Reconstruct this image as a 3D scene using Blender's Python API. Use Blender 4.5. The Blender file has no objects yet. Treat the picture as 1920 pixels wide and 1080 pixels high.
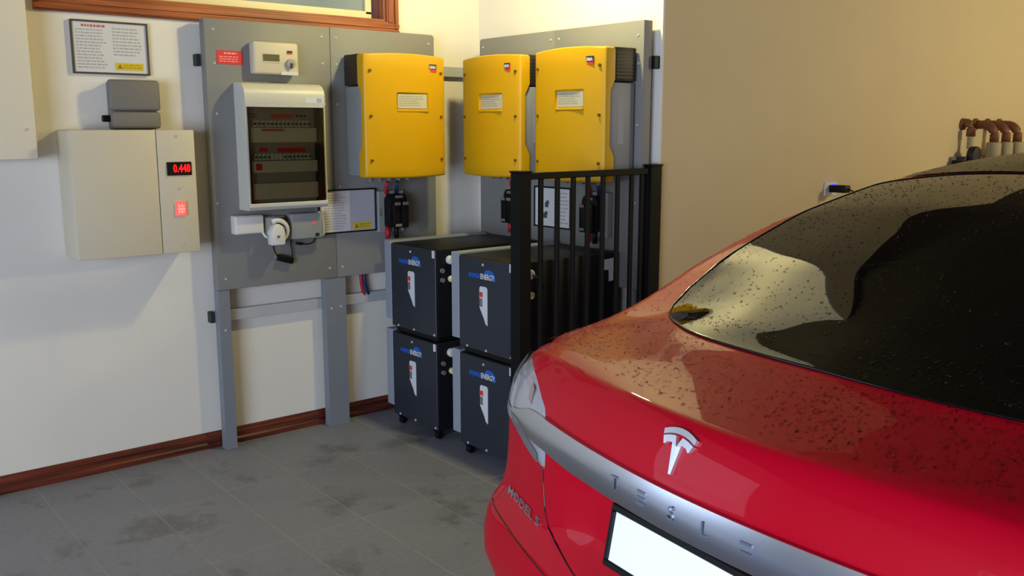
import bpy, bmesh, math, random
import numpy as np
from mathutils import Vector, Matrix

random.seed(7)
S = bpy.context.scene
C = S.collection

# ------------------------------------------------------------------ camera, light, exposure
cam_d = bpy.data.cameras.new('camera')
cam = bpy.data.objects.new('camera', cam_d)
C.objects.link(cam)
cam_d.sensor_width = 36.0
cam_d.lens = 36.0 * 1732.0 / 1920.0
cam_d.clip_start = 0.05
cam.location = (4.17, 0.0, 1.5)
_fh = Vector((-math.cos(math.radians(39.5)), math.sin(math.radians(39.5)), 0))
_p = math.atan(299.0 / 1732.0)
cam.rotation_euler = (_fh * math.cos(_p) - Vector((0, 0, 1)) * math.sin(_p)).to_track_quat('-Z', 'Y').to_euler()
S.camera = cam

world = bpy.data.worlds.new('world')
S.world = world
world.use_nodes = True
world.node_tree.nodes['Background'].inputs['Color'].default_value = (0.72, 0.82, 1.0, 1)
world.node_tree.nodes['Background'].inputs['Strength'].default_value = 0.55


def lamp(name, kind, loc, energy, col, size=0.1, size_y=None, aim=None):
    d = bpy.data.lights.new(name, kind)
    d.energy = energy
    d.color = col
    if kind == 'AREA':
        d.size = size
        if size_y:
            d.shape = 'RECTANGLE'
            d.size_y = size_y
    else:
        d.shadow_soft_size = size
    o = bpy.data.objects.new(name, d)
    o.location = loc
    if aim is not None:
        o.rotation_euler = (Vector(aim) - Vector(loc)).to_track_quat('-Z', 'Y').to_euler()
    C.objects.link(o)
    return o


lamp('alcove_bulb_light', 'POINT', (1.12, 2.62, 2.50), 62.0, (1.0, 0.87, 0.38), 0.06)
lamp('garage_bulb_light', 'POINT', (4.4, 6.8, 2.52), 195.0, (1.0, 0.90, 0.56), 0.16)
lamp('doorway_daylight', 'AREA', (5.2, -4.05, 1.2), 400.0, (0.66, 0.79, 1.0), 4.0, 2.2, (4.2, 2.0, 1.0))
lamp('side_door_daylight', 'AREA', (-0.10, -2.1, 1.15), 30.0, (0.66, 0.79, 1.0), 1.9, 2.0, (2.0, -1.6, 1.0))

S.view_settings.view_transform = 'Standard'
S.view_settings.look = 'None'
S.view_settings.gamma = 1.0
S.view_settings.use_curve_mapping = False
S.view_settings.exposure = 0.0


# ------------------------------------------------------------------ materials
def lin(c):
    return tuple(((x / 255.0) / 12.92 if x / 255.0 <= 0.04045 else (((x / 255.0) + 0.055) / 1.055) ** 2.4) for x in c)


MATS = {}


def mat(name, rgb, rough=0.5, metal=0.0, noise=0.0, scale=8.0, coat=0.0, emit=None, estr=0.0, trans=0.0, ior=1.45,
        bump=0.0, bscale=60.0, rand=0.0, spec=None):
    if name in MATS:
        return MATS[name]
    m = bpy.data.materials.new(name)
    m.use_nodes = True
    nt = m.node_tree
    b = nt.nodes['Principled BSDF']
    col = lin(rgb) + (1,)
    b.inputs['Base Color'].default_value = col
    b.inputs['Roughness'].default_value = rough
    b.inputs['Metallic'].default_value = metal
    b.inputs['IOR'].default_value = ior
    if spec is not None:
        b.inputs['Specular IOR Level'].default_value = spec
    if coat:
        b.inputs['Coat Weight'].default_value = coat
        b.inputs['Coat Roughness'].default_value = 0.03
    if trans:
        b.inputs['Transmission Weight'].default_value = trans
    if emit:
        b.inputs['Emission Color'].default_value = lin(emit) + (1,)
        b.inputs['Emission Strength'].default_value = estr
    tc = nt.nodes.new('ShaderNodeTexCoord')
    if noise or rand:
        n = nt.nodes.new('ShaderNodeTexNoise')
        n.inputs['Scale'].default_value = scale
        n.inputs['Detail'].default_value = 5
        nt.links.new(tc.outputs['Object'], n.inputs['Vector'])
        mr = nt.nodes.new('ShaderNodeMapRange')
        mr.inputs['From Min'].default_value = 0.3
        mr.inputs['From Max'].default_value = 0.7
        mr.inputs['To Min'].default_value = 1 - noise
        mr.inputs['To Max'].default_value = 1 + noise
        nt.links.new(n.outputs['Fac'], mr.inputs['Value'])
        fac = mr.outputs['Result']
        if rand:
            oi = nt.nodes.new('ShaderNodeObjectInfo')
            mr2 = nt.nodes.new('ShaderNodeMapRange')
            mr2.inputs['To Min'].default_value = 1 - rand
            mr2.inputs['To Max'].default_value = 1 + rand
            nt.links.new(oi.outputs['Random'], mr2.inputs['Value'])
            mu = nt.nodes.new('ShaderNodeMath')
            mu.operation = 'MULTIPLY'
            nt.links.new(fac, mu.inputs[0])
            nt.links.new(mr2.outputs['Result'], mu.inputs[1])
            fac = mu.outputs[0]
        vm = nt.nodes.new('ShaderNodeVectorMath')
        vm.operation = 'SCALE'
        vm.inputs[0].default_value = col[:3]
        nt.links.new(fac, vm.inputs['Scale'])
        nt.links.new(vm.outputs[0], b.inputs['Base Color'])
    if bump:
        n2 = nt.nodes.new('ShaderNodeTexNoise')
        n2.inputs['Scale'].default_value = bscale
        n2.inputs['Detail'].default_value = 4
        nt.links.new(tc.outputs['Object'], n2.inputs['Vector'])
        bp = nt.nodes.new('ShaderNodeBump')
        bp.inputs['Strength'].default_value = bump
        bp.inputs['Distance'].default_value = 0.002
        nt.links.new(n2.outputs['Fac'], bp.inputs['Height'])
        nt.links.new(bp.outputs['Normal'], b.inputs['Normal'])
    MATS[name] = m
    return m


def wood(name, c1, c2, axis):
    m = bpy.data.materials.new(name)
    m.use_nodes = True
    nt = m.node_tree
    b = nt.nodes['Principled BSDF']
    tc = nt.nodes.new('ShaderNodeTexCoord')
    mp = nt.nodes.new('ShaderNodeMapping')
    sc = [55, 55, 55]
    sc[axis] = 2.2
    mp.inputs['Scale'].default_value = sc
    n = nt.nodes.new('ShaderNodeTexNoise')
    n.inputs['Scale'].default_value = 1.0
    n.inputs['Detail'].default_value = 6
    r = nt.nodes.new('ShaderNodeValToRGB')
    r.color_ramp.elements[0].position = 0.35
    r.color_ramp.elements[0].color = lin(c1) + (1,)
    r.color_ramp.elements[1].position = 0.68
    r.color_ramp.elements[1].color = lin(c2) + (1,)
    nt.links.new(tc.outputs['Object'], mp.inputs['Vector'])
    nt.links.new(mp.outputs['Vector'], n.inputs['Vector'])
    nt.links.new(n.outputs['Fac'], r.inputs['Fac'])
    nt.links.new(r.outputs['Color'], b.inputs['Base Color'])
    b.inputs['Roughness'].default_value = 0.38
    MATS[name] = m
    return m


M_wall = mat('cream_wall_paint', (222, 216, 206), 0.75, noise=0.02, scale=3, bump=0.12, bscale=180)
M_tanwall = mat('tan_wall_paint', (205, 186, 146), 0.8, noise=0.02, scale=3, bump=0.12, bscale=180)
M_ceil = mat('dark_ceiling', (66, 62, 60), 0.85, noise=0.05, scale=3)
M_grout = mat('pale_grout', (178, 175, 169), 0.9)
M_skirt = wood('mahogany_stain', (58, 22, 16), (118, 52, 34), 1)
M_frame = wood('orange_timber', (118, 58, 30), (176, 100, 58), 1)
M_framev = wood('orange_timber_upright', (118, 58, 30), (176, 100, 58), 2)
M_board = mat('grey_sheet_metal', (126, 125, 122), 0.55, noise=0.02, scale=6)
M_post = mat('blue_grey_painted_steel', (122, 126, 134), 0.5, noise=0.03, scale=9)
M_rail = mat('galvanised_rail', (172, 174, 180), 0.45, noise=0.03, scale=9)
M_black = mat('black_plastic', (14, 14, 15), 0.5, spec=0.25)
M_blackmetal = mat('black_powder_coat', (9, 9, 10), 0.55, noise=0.1, scale=30, spec=0.2)
M_cream = mat('cream_enamel', (198, 188, 166), 0.5, noise=0.015, scale=6)
M_creamcab = mat('pale_grey_enamel', (216, 208, 192), 0.55, noise=0.015, scale=6)
M_white = mat('white_plastic', (214, 212, 208), 0.45)
M_paper = mat('printed_paper', (206, 204, 204), 0.75)
M_ink = mat('grey_print', (164, 162, 163), 0.8)
M_inkd = mat('dark_print', (50, 50, 54), 0.8)
M_redink = mat('red_print', (196, 92, 84), 0.8)
M_yellowlab = mat('yellow_label', (208, 180, 38), 0.7)
M_greybox = mat('grey_plastic', (112, 108, 105), 0.6)
M_midgrey = mat('mid_grey_plastic', (140, 142, 142), 0.55)
M_chrome = mat('steel_screw', (196, 194, 188), 0.35, metal=0.2)
M_redlabel = mat('red_label', (206, 48, 52), 0.6)
M_redlabink = mat('pink_print', (240, 150, 150), 0.7)
M_enc = mat('warm_white_plastic', (196, 194, 184), 0.4)
M_lcd = mat('olive_display', (96, 90, 62), 0.3)
M_yellow = mat('yellow_lacquer', (200, 152, 4), 0.42, noise=0.02, scale=10, bump=0.05, bscale=300)
M_yellowd = mat('yellow_recess', (200, 136, 8), 0.55)
M_invgrey = mat('heatsink_grey', (132, 134, 138), 0.5)
M_navy = mat('navy_print', (34, 38, 84), 0.6)
M_redmark = mat('red_mark', (206, 52, 46), 0.6)
M_bat = mat('charcoal_navy_steel', (36, 41, 51), 0.42, noise=0.05, scale=10)
M_batside = mat('black_steel', (15, 17, 22), 0.5, spec=0.3)
M_strip = mat('silver_edge_board', (140, 145, 157), 0.5)
M_blue = mat('blue_print', (24, 92, 190), 0.6)
M_label = mat('white_sticker', (202, 204, 208), 0.6)
M_redcable = mat('red_cable', (176, 22, 40), 0.5)
M_bluecable = mat('blue_cable', (30, 44, 92), 0.5)
M_led = mat('red_led_digits', (255, 20, 20), 0.5, emit=(255, 14, 20), estr=1.6)
M_ledsoft = mat('lit_rocker', (240, 120, 110), 0.4, emit=(250, 70, 66), estr=0.5)
M_ledwhite = mat('rocker_mark', (250, 200, 190), 0.4, emit=(255, 190, 180), estr=0.5)
M_blueled = mat('blue_led', (60, 60, 255), 0.4, emit=(70, 60, 255), estr=1.5)
M_copper = mat('old_copper', (116, 72, 44), 0.55, metal=0.25, noise=0.15, scale=20)
M_valve = mat('pale_lagging', (160, 148, 116), 0.7)
M_breaker = mat('breaker_grey', (206, 208, 196), 0.5)
M_green = mat('breaker_green', (60, 120, 90), 0.5)
M_endcap = mat('end_cap_plastic', (44, 44, 42), 0.6)
M_dark = mat('dark_trim', (40, 40, 40), 0.5)
M_winglass = mat('grey_window_glass', (120, 136, 150), 0.18, spec=0.6)
M_sash = mat('cream_sash_paint', (226, 214, 170), 0.45)

# paints of the car
M_paint = mat('red_metallic_paint', (176, 2, 30), 0.45, metal=0.0, coat=0.28, spec=0.06)
M_tyre = mat('tyre_rubber', (20, 20, 20), 0.8)
M_rim = mat('alloy', (150, 152, 156), 0.3, metal=1.0)
M_carchrome = mat('brushed_bright_metal', (206, 212, 224), 0.24, metal=1.0)
M_trim = mat('gloss_black_trim', (8, 9, 11), 0.12)
M_roofglass = mat('wet_roof_glass', (24, 21, 20), 0.34, spec=0.35, bump=0.5, bscale=110)
M_liner = mat('light_lifted_cabin', (62, 68, 76), 0.8)  # dark cabin colour raised to stand in for light through the opaque windscreen
M_plate = mat('white_plate', (252, 252, 252), 0.5)
M_lens = mat('clear_lamp_lens', (150, 150, 156), 0.12, coat=1.0)
M_lensdark = mat('smoked_lamp_inner', (104, 102, 106), 0.2, coat=0.5)
M_lensred = mat('red_lamp_inner', (146, 118, 118), 0.2, coat=0.5)


def tinted_glass(name, rgb, fac):
    m = bpy.data.materials.new(name)
    m.use_nodes = True
    nt = m.node_tree
    nt.nodes.clear()
    o = nt.nodes.new('ShaderNodeOutputMaterial')
    t = nt.nodes.new('ShaderNodeBsdfTransparent')
    t.inputs['Color'].default_value = lin(rgb) + (1,)
    g = nt.nodes.new('ShaderNodeBsdfGlossy')
    g.inputs['Roughness'].default_value = 0.02
    f = nt.nodes.new('ShaderNodeFresnel')
    f.inputs['IOR'].default_value = fac
    mx = nt.nodes.new('ShaderNodeMixShader')
    nt.links.new(f.outputs[0], mx.inputs[0])
    nt.links.new(t.outputs[0], mx.inputs[1])
    nt.links.new(g.outputs[0], mx.inputs[2])
    nt.links.new(mx.outputs[0], o.inputs['Surface'])
    return m


M_carglass = tinted_glass('tinted_car_glass', (120, 138, 150), 1.62)
M_smoke = tinted_glass('smoked_clear_cover', (226, 224, 206), 1.45)
M_water = tinted_glass('water', (238, 238, 238), 1.34)


# floor tile: grey slate with worn darker patches
def tile_material():
    m = bpy.data.materials.new('slate_tile')
    m.use_nodes = True
    nt = m.node_tree
    b = nt.nodes['Principled BSDF']
    geo = nt.nodes.new('ShaderNodeNewGeometry')
    oi = nt.nodes.new('ShaderNodeObjectInfo')
    n1 = nt.nodes.new('ShaderNodeTexNoise')
    n1.inputs['Scale'].default_value = 3.2
    n1.inputs['Detail'].default_value = 6
    n1.inputs['Roughness'].default_value = 0.65
    n2 = nt.nodes.new('ShaderNodeTexNoise')
    n2.inputs['Scale'].default_value = 45
    n2.inputs['Detail'].default_value = 4
    nt.links.new(geo.outputs['Position'], n1.inputs['Vector'])
    nt.links.new(geo.outputs['Position'], n2.inputs['Vector'])
    r = nt.nodes.new('ShaderNodeValToRGB')
    r.color_ramp.elements[0].position = 0.37
    r.color_ramp.elements[0].color = lin((107, 108, 116)) + (1,)
    r.color_ramp.elements[1].position = 0.46
    r.color_ramp.elements[1].color = lin((128, 130, 142)) + (1,)
    nt.links.new(n1.outputs['Fac'], r.inputs['Fac'])
    a = nt.nodes.new('ShaderNodeMath')
    a.operation = 'MULTIPLY_ADD'
    a.inputs[1].default_value = 0.35
    a.inputs[2].default_value = 0.80
    nt.links.new(n2.outputs['Fac'], a.inputs[0])
    a2 = nt.nodes.new('ShaderNodeMath')
    a2.operation = 'MULTIPLY_ADD'
    a2.inputs[1].default_value = 0.10
    nt.links.new(oi.outputs['Random'], a2.inputs[0])
    nt.links.new(a.outputs[0], a2.inputs[2])
    vm = nt.nodes.new('ShaderNodeVectorMath')
    vm.operation = 'SCALE'
    nt.links.new(r.outputs['Color'], vm.inputs[0])
    nt.links.new(a2.outputs[0], vm.inputs['Scale'])
    nt.links.new(vm.outputs[0], b.inputs['Base Color'])
    mr = nt.nodes.new('ShaderNodeMapRange')
    mr.inputs['To Min'].default_value = 0.42
    mr.inputs['To Max'].default_value = 0.62
    nt.links.new(n1.outputs['Fac'], mr.inputs['Value'])
    nt.links.new(mr.outputs['Result'], b.inputs['Roughness'])
    bp = nt.nodes.new('ShaderNodeBump')
    bp.inputs['Strength'].default_value = 0.15
    bp.inputs['Distance'].default_value = 0.002
    nt.links.new(n2.outputs['Fac'], bp.inputs['Height'])
    nt.links.new(bp.outputs['Normal'], b.inputs['Normal'])
    return m


M_tile = tile_material()


# ------------------------------------------------------------------ mesh helpers
class MB:
    """collects shapes into one bmesh"""

    def __init__(self):
        self.bm = bmesh.new()

    def box(self, x0, x1, y0, y1, z0, z1, bev=0.0, seg=2):
        t = bmesh.new()
        vs = [t.verts.new((x, y, z)) for x in (x0, x1) for y in (y0, y1) for z in (z0, z1)]
        for f in ((0, 1, 3, 2), (4, 6, 7, 5), (0, 4, 5, 1), (2, 3, 7, 6), (0, 2, 6, 4), (1, 5, 7, 3)):
            t.faces.new([vs[i] for i in f])
        bmesh.ops.recalc_face_normals(t, faces=t.faces)
        if bev:
            bmesh.ops.bevel(t, geom=list(t.edges), offset=bev, segments=seg, profile=0.5, affect='EDGES')
        self._add(t)
        return self

    def prism(self, pts, y0, y1, bev=0.0, axis='y'):
        t = bmesh.new()

        def P(a, b, c):
            return (a, c, b) if axis == 'y' else ((c, a, b) if axis == 'x' else (a, b, c))
        A = [t.verts.new(P(a, b, y0)) for a, b in pts]
        B = [t.verts.new(P(a, b, y1)) for a, b in pts]
        n = len(pts)
        t.faces.new(A)
        t.faces.new(B[::-1])
        for i in range(n):
            t.faces.new((A[i], B[i], B[(i + 1) % n], A[(i + 1) % n]))
        bmesh.ops.recalc_face_normals(t, faces=t.faces)
        if bev:
            bmesh.ops.bevel(t, geom=list(t.edges), offset=bev, segments=2, profile=0.5, affect='EDGES')
        self._add(t)
        return self

    def cyl(self, c, axis, r, h, n=16, r2=None, bev=0.0):
        t = bmesh.new()
        bmesh.ops.create_cone(t, cap_ends=True, segments=n, radius1=r, radius2=r if r2 is None else r2, depth=h)
        if bev:
            es = [e for e in t.edges if len(e.link_faces) == 2 and any(len(f.verts) > 4 for f in e.link_faces)]
            bmesh.ops.bevel(t, geom=es, offset=bev, segments=2, profile=0.5, affect='EDGES')
        q = Vector(axis).to_track_quat('Z', 'Y').to_matrix().to_4x4()
        bmesh.ops.transform(t, matrix=Matrix.Translation(c) @ q, verts=t.verts)
        self._add(t)
        return self

    def tube(self, path, r, n=8, cap=True):
        t = bmesh.new()
        P = [Vector(p) for p in path]
        rings = []
        up = Vector((0.13, 0.37, 0.92)).normalized()
        for i, p in enumerate(P):
            d = (P[min(i + 1, len(P) - 1)] - P[max(i - 1, 0)]).normalized()
            a = d.cross(up)
            if a.length < 1e-3:
                a = d.cross(Vector((1, 0, 0)))
            a.normalize()
            b = d.cross(a).normalized()
            rr = r[i] if isinstance(r, (list, tuple)) else r
            rings.append([t.verts.new(p + (a * math.cos(k * 2 * math.pi / n) + b * math.sin(k * 2 * math.pi / n)) * rr) for k in range(n)])
        for i in range(len(rings) - 1):
            for k in range(n):
                t.faces.new((rings[i][k], rings[i][(k + 1) % n], rings[i + 1][(k + 1) % n], rings[i + 1][k]))
        if cap:
            t.faces.new(rings[0][::-1])
            t.faces.new(rings[-1])
        bmesh.ops.recalc_face_normals(t, faces=t.faces)
        self._add(t, smooth=True)
        return self

    def grid(self, P, close=False, smooth=True):
        t = bmesh.new()
        V = [[t.verts.new(p) for p in row] for row in P]
        for i in range(len(V) - 1):
            for j in range(len(V[0]) - 1):
                t.faces.new((V[i][j], V[i][j + 1], V[i + 1][j + 1], V[i + 1][j]))
        self._add(t, smooth=smooth)
        return self

    def _add(self, t, smooth=False):
        if smooth:
            for f in t.faces:
                f.smooth = True
        me = bpy.data.meshes.new('tmp')
        t.to_mesh(me)
        t.free()
        self.bm.from_mesh(me)
        bpy.data.meshes.remove(me)

    def build(self, name, material, parent=None, smooth_angle=None, kind=None):
        me = bpy.data.meshes.new(name)
        self.bm.to_mesh(me)
        self.bm.free()
        me.materials.append(material)
        if smooth_angle:
            for p in me.polygons:
                p.use_smooth = True
            me.set_sharp_from_angle(angle=math.radians(smooth_angle))
        o = bpy.data.objects.new(name, me)
        C.objects.link(o)
        if parent:
            o.parent = parent
        if kind:
            o['kind'] = kind
        return o


def tag(o, label, cat, group=None):
    o['label'] = label
    o['category'] = cat
    if group:
        o['group'] = group
    return o


def thing(name, label, cat, loc=(0, 0, 0), rz=0.0, group=None):
    o = bpy.data.objects.new(name, None)
    o.empty_display_size = 0.1
    C.objects.link(o)
    o.location = loc
    o.rotation_euler = (0, 0, rz)
    return tag(o, label, cat, group)


LEFT = math.pi / 2      # things on the left wall: local x = along +y, local -y = out of the wall


def left_thing(name, label, cat, y, z, out=0.0, group=None):
    return thing(name, label, cat, (out, y, z), LEFT, group)


def back_thing(name, label, cat, x, z, out=0.0, group=None):
    return thing(name, label, cat, (x, 3.2 - out, z), 0.0, group)


def dup(root, loc, rz, label, group=None):
    r = root.copy()
    C.objects.link(r)
    r.location = loc
    r.rotation_euler = (0, 0, rz)
    r['label'] = label
    if group:
        r['group'] = group
    for ch in list(root.children):
        c = ch.copy()
        C.objects.link(c)
        c.parent = r
        for g in ch.children:
            d = g.copy()
            C.objects.link(d)
            d.parent = c
    return r


def part_copy(o, parent, loc):
    c = o.copy()
    C.objects.link(c)
    c.parent = parent
    c.location = loc
    return c


def struct(mb, name, m, parent=None):
    o = mb.build(name, m, parent)
    o['kind'] = 'structure'
    return o


def text_verts(body, size, extrude=0.0, bold=0.0, res=2):
    cu = bpy.data.curves.new('txt', 'FONT')
    cu.body = body
    cu.size = size
    cu.extrude = extrude
    cu.offset = bold
    cu.resolution_u = res
    cu.align_x = 'CENTER'
    cu.align_y = 'CENTER'
    ob = bpy.data.objects.new('txt', cu)
    C.objects.link(ob)
    dg = bpy.context.evaluated_depsgraph_get()
    dg.update()
    me = bpy.data.meshes.new_from_object(ob.evaluated_get(dg))
    bpy.data.objects.remove(ob)
    bpy.data.curves.remove(cu)
    return me


def text(name, body, size, m, parent, loc, bold=0.0, extrude=0.0006, sx=1.0, roll=0.0):
    """flat lettering facing local -y"""
    me = text_verts(body, size, extrude, bold)
    me.materials.clear()
    me.materials.append(m)
    for v in me.vertices:
        x, y, z = v.co
        x *= sx
        x, y = x * math.cos(roll) - y * math.sin(roll), x * math.sin(roll) + y * math.cos(roll)
        v.co = (x, -z, y)
    me.update()
    o = bpy.data.objects.new(name, me)
    C.objects.link(o)
    o.parent = parent
    o.location = loc
    return o


def print_lines(mb, x0, x1, z0, z1, y, n, fill=0.5, ragged=0.3):
    """rows of unreadable small print, as the photograph shows them"""
    st = (z1 - z0) / n
    for i in range(n):
        zb = z1 - (i + 1) * st
        x = x0
        e = x1 - (x1 - x0) * random.random() * ragged
        while x < e - 0.003:
            w = min(random.uniform(0.006, 0.02), e - x)
            mb.box(x, x + w, y - 0.0003, y, zb + st * (1 - fill) / 2, zb + st * (1 + fill) / 2)
            x += w + 0.0035


# ------------------------------------------------------------------ the setting
H = 3.30
YW = 3.2
mb = MB()
wy0, wy1, wz0, wz1 = 1.03, 2.60, 2.035, 2.62
mb.box(-0.15, 0, -4.05, -3.15, 0, H)
mb.box(-0.15, 0, -1.05, wy0, 0, H)
mb.box(-0.15, 0, -3.15, -1.05, 2.25, H)
mb.box(-0.15, 0, wy1, YW + 0.15, 0, H)
mb.box(-0.15, 0, wy0, wy1, 0, wz0)
mb.box(-0.15, 0, wy0, wy1, wz1, H)
struct(mb, 'wall_left', M_wall)
struct(MB().box(0, 1.337, YW, YW + 0.012, 0, H), 'wall_back', M_wall)
struct(MB().box(1.19, 1.337, YW + 0.012, 8.4, 0, H), 'wall_return', M_tanwall)
struct(MB().box(1.337, 8.0, 8.25, 8.4, 0, H), 'wall_far', M_tanwall)
struct(MB().box(8.0, 8.15, -4.05, 8.4, 0, H), 'wall_right', M_tanwall)
mb = MB()
mb.box(-0.15, 3.1, -4.2, -4.05, 0, H)
mb.box(7.3, 8.15, -4.2, -4.05, 0, H)
mb.box(3.1, 7.3, -4.2, -4.05, 2.35, H)
struct(mb, 'wall_front', M_wall)
struct(MB().box(-0.15, 8.15, -4.2, 8.4, H, H + 0.1), 'ceiling', M_ceil)
floor = struct(MB().box(-0.15, 8.15, -4.2, 8.4, -0.12, -0.0012), 'floor', M_grout)
struct(MB().box(-6, 14, -12, -4.2, -0.12, -0.02), 'driveway', mat('driveway_concrete', (120, 118, 116), 0.9, noise=0.08))

# floor tiles 600 x 300, straight joints
TX0, TY0 = -0.033, 0.194
tile_me = None
TW, TD, G = 0.600, 0.3045, 0.0036
nx, ny = 8, 10
for j in range(ny):
    for i in range(nx):
        x0 = TX0 + i * TW
        y0 = TY0 + j * TD
        if tile_me is None:
            t = MB().box(-TW / 2 + G / 2, TW / 2 - G / 2, -TD / 2 + G / 2, TD / 2 - G / 2, -0.008, 0.0, 0.0005, 1).build('tile', M_tile, floor)
            tile_me = t.data
            t.location = (x0 + TW / 2, y0 + TD / 2, 0)
        else:
            t = bpy.data.objects.new('tile', tile_me)
            C.objects.link(t)
            t.parent = floor
            t.location = (x0 + TW / 2, y0 + TD / 2, 0)
mb = MB()
for i in range(-1, 14):
    for j in range(-14, 27):
        x0 = TX0 + i * TW
        y0 = TY0 + j * TD
        if (0 <= i < nx and 0 <= j < ny) or y0 > 7.95 or y0 < -4.0 or x0 > 7.9 or i < 0:
            continue
        mb.box(x0 + G / 2, x0 + TW - G / 2, y0 + G / 2, y0 + TD - G / 2, -0.006, 0.0)
mb.build('distant_tiles', M_tile, floor, kind='stuff')


def skirting(name, prof_len, loc, rz):
    pts = [(0.0, 0.0), (-0.020, 0.0), (-0.020, 0.022), (-0.014, 0.030), (-0.014, 0.055), (-0.010, 0.062), (-0.010, 0.068), (-0.006, 0.076), (0.0, 0.076)]
    mb = MB()
    t = bmesh.new()
    A = [t.verts.new((0, a, b)) for a, b in pts]
    B = [t.verts.new((prof_len, a, b)) for a, b in pts]
    t.faces.new(A)
    t.faces.new(B[::-1])
    for i in range(len(pts)):
        t.faces.new((A[i], B[i], B[(i + 1) % len(pts)], A[(i + 1) % len(pts)]))
    bmesh.ops.recalc_face_normals(t, faces=t.faces)
    mb._add(t)
    o = struct(mb, name, M_skirt)
    o.location = loc
    o.rotation_euler = (0, 0, rz)
    return o


M_skirt_x = wood('mahogany_stain_along', (58, 22, 16), (118, 52, 34), 0)
for nm, ln, loc, rz in (('baseboard_left', 4.20, (0.0, -1.01, 0), LEFT), ('baseboard_back', 1.31, (0.02, 3.2, 0), 0.0),
                        ('baseboard_return', 5.0, (1.337, 3.21, 0), LEFT)):
    o = skirting(nm, ln, loc, rz)
    o.data.materials[0] = M_skirt_x

# window in the left wall: timber architrave, lining, painted sash, grey glass
win = bpy.data.objects.new('window_1', None)
C.objects.link(win)
win['kind'] = 'structure'
win.location = (0, 0, 0)


def arch_profile_h(z0, z1, y0, y1):
    mb = MB()
    mb.box(0, 0.016, y0, y1, z0, z1, 0.002, 1)
    mb.box(0.016, 0.026, y0, y1, z0 + 0.008, z0 + 0.026, 0.004)
    mb.box(0.016, 0.022, y0, y1, z0 + 0.034, z1 - 0.010, 0.003)
    return mb


o = arch_profile_h(1.968, 2.036, 0.955, 2.672).build('architrave_sill', M_frame, win)
o = arch_profile_h(2.62, 2.69, 0.955, 2.672).build('architrave_head', M_frame, win)
for (a, b, s) in ((2.60, 2.672, 1), (0.955, 1.03, -1)):
    mb = MB()
    mb.box(0, 0.0165, a, b, 2.036, 2.62, 0.002, 1)
    mb.box(0.016, 0.026, b - 0.026 if s > 0 else a + 0.008, b - 0.008 if s > 0 else a + 0.026, 2.0, 2.62, 0.004)
    mb.box(0.016, 0.022, a + 0.008 if s > 0 else b - 0.04, b - 0.034 if s > 0 else b - 0.008, 2.03, 2.62, 0.003)
    mb.build('architrave_jamb', M_framev, win)
mb = MB()
mb.box(-0.14, 0.0, wy0, wy1, wz0, wz0 + 0.012)
mb.box(-0.14, 0.0, wy0, wy1, wz1 - 0.012, wz1)
mb.build('lining_rail', M_frame, win)
mb = MB()
mb.box(-0.14, 0.0, wy1 - 0.012, wy1, wz0 + 0.012, wz1 - 0.012)
mb.box(-0.14, 0.0, wy0, wy0 + 0.012, wz0 + 0.012, wz1 - 0.012)
mb.build('lining_stile', M_framev, win)
sy0, sy1, sz0, sz1 = 1.05, 2.557, 2.052, 2.60
mb = MB()
mb.box(-0.10, -0.06, sy0, sy1, sz0, sz0 + 0.036, 0.003)
mb.box(-0.10, -0.06, sy0, sy1, sz1 - 0.03, sz1, 0.003)
mb.box(-0.10, -0.06, sy1 - 0.036, sy1, sz0 + 0.02, sz1 - 0.02, 0.003)
mb.box(-0.10, -0.06, sy0, sy0 + 0.036, sz0 + 0.02, sz1 - 0.02, 0.003)
mb.build('sash', M_sash, win)
MB().box(-0.083, -0.077, sy0 + 0.02, sy1 - 0.02, sz0 + 0.02, sz1 - 0.02).build('pane', M_winglass, win)

# lamps that light the room (ceiling fittings above the frame)
for k, (x, y, lab) in enumerate(((1.15, 2.60, 'round ceiling lamp above the corner with the yellow inverters'),
                                 (4.4, 6.8, 'round ceiling lamp beyond the bonnet of the red car'))):
    t = thing('ceiling_lamp', lab, 'lamp', (x, y, H))
    MB().cyl((0, 0, -0.015), (0, 0, 1), 0.07, 0.03, 24, bev=0.004).build('rose', M_white, t, 40)
    MB().cyl((0, 0, -0.33), (0, 0, 1), 0.006, 0.62, 10).build('pendant_rod', M_white, t, 40)
    MB().cyl((0, 0, -0.67), (0, 0, 1), 0.022, 0.10, 16).build('bulb_holder', M_white, t, 40)

# ------------------------------------------------------------------ left wall: rails, posts, boards
screw_me = MB().cyl((0, -0.002, 0), (0, -1, 0), 0.0065, 0.004, 10, r2=0.004).build('screw', M_chrome).data
for o in list(C.objects):
    if o.data is screw_me:
        bpy.data.objects.remove(o)


def screws(parent, pts, y):
    for (x, z) in pts:
        s = bpy.data.objects.new('screw', screw_me)
        C.objects.link(s)
        s.parent = parent
        s.location = (x, y, z)


def channel(mb, x0, x1, z, y_out):
    # slotted mounting channel, open side to the wall
    mb.box(x0, x1, -y_out, -y_out + 0.004, z - 0.026, z + 0.026, 0.001, 1)
    mb.box(x0, x1, -y_out + 0.004, 0, z + 0.022, z + 0.026)
    mb.box(x0, x1, -y_out + 0.004, 0, z - 0.026, z - 0.022)


def rail_thing(kind, name, label, a0, a1, z, cap_left, cap_right):
    L = a1 - a0
    t = left_thing(name, label, 'rail', a0, z) if kind == 'L' else back_thing(name, label, 'rail', a0, z)
    mb = MB()
    channel(mb, 0, L, 0, 0.034)
    mb.build('channel', M_rail, t)
    if cap_left:
        MB().box(-0.022, 0.0, -0.038, 0, -0.026, 0.026, 0.003).build('end_cap', M_endcap, t)
    if cap_right:
        MB().box(L, L + 0.022, -0.038, 0, -0.028, 0.028, 0.003).build('end_cap', M_black, t)
    return t


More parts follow.
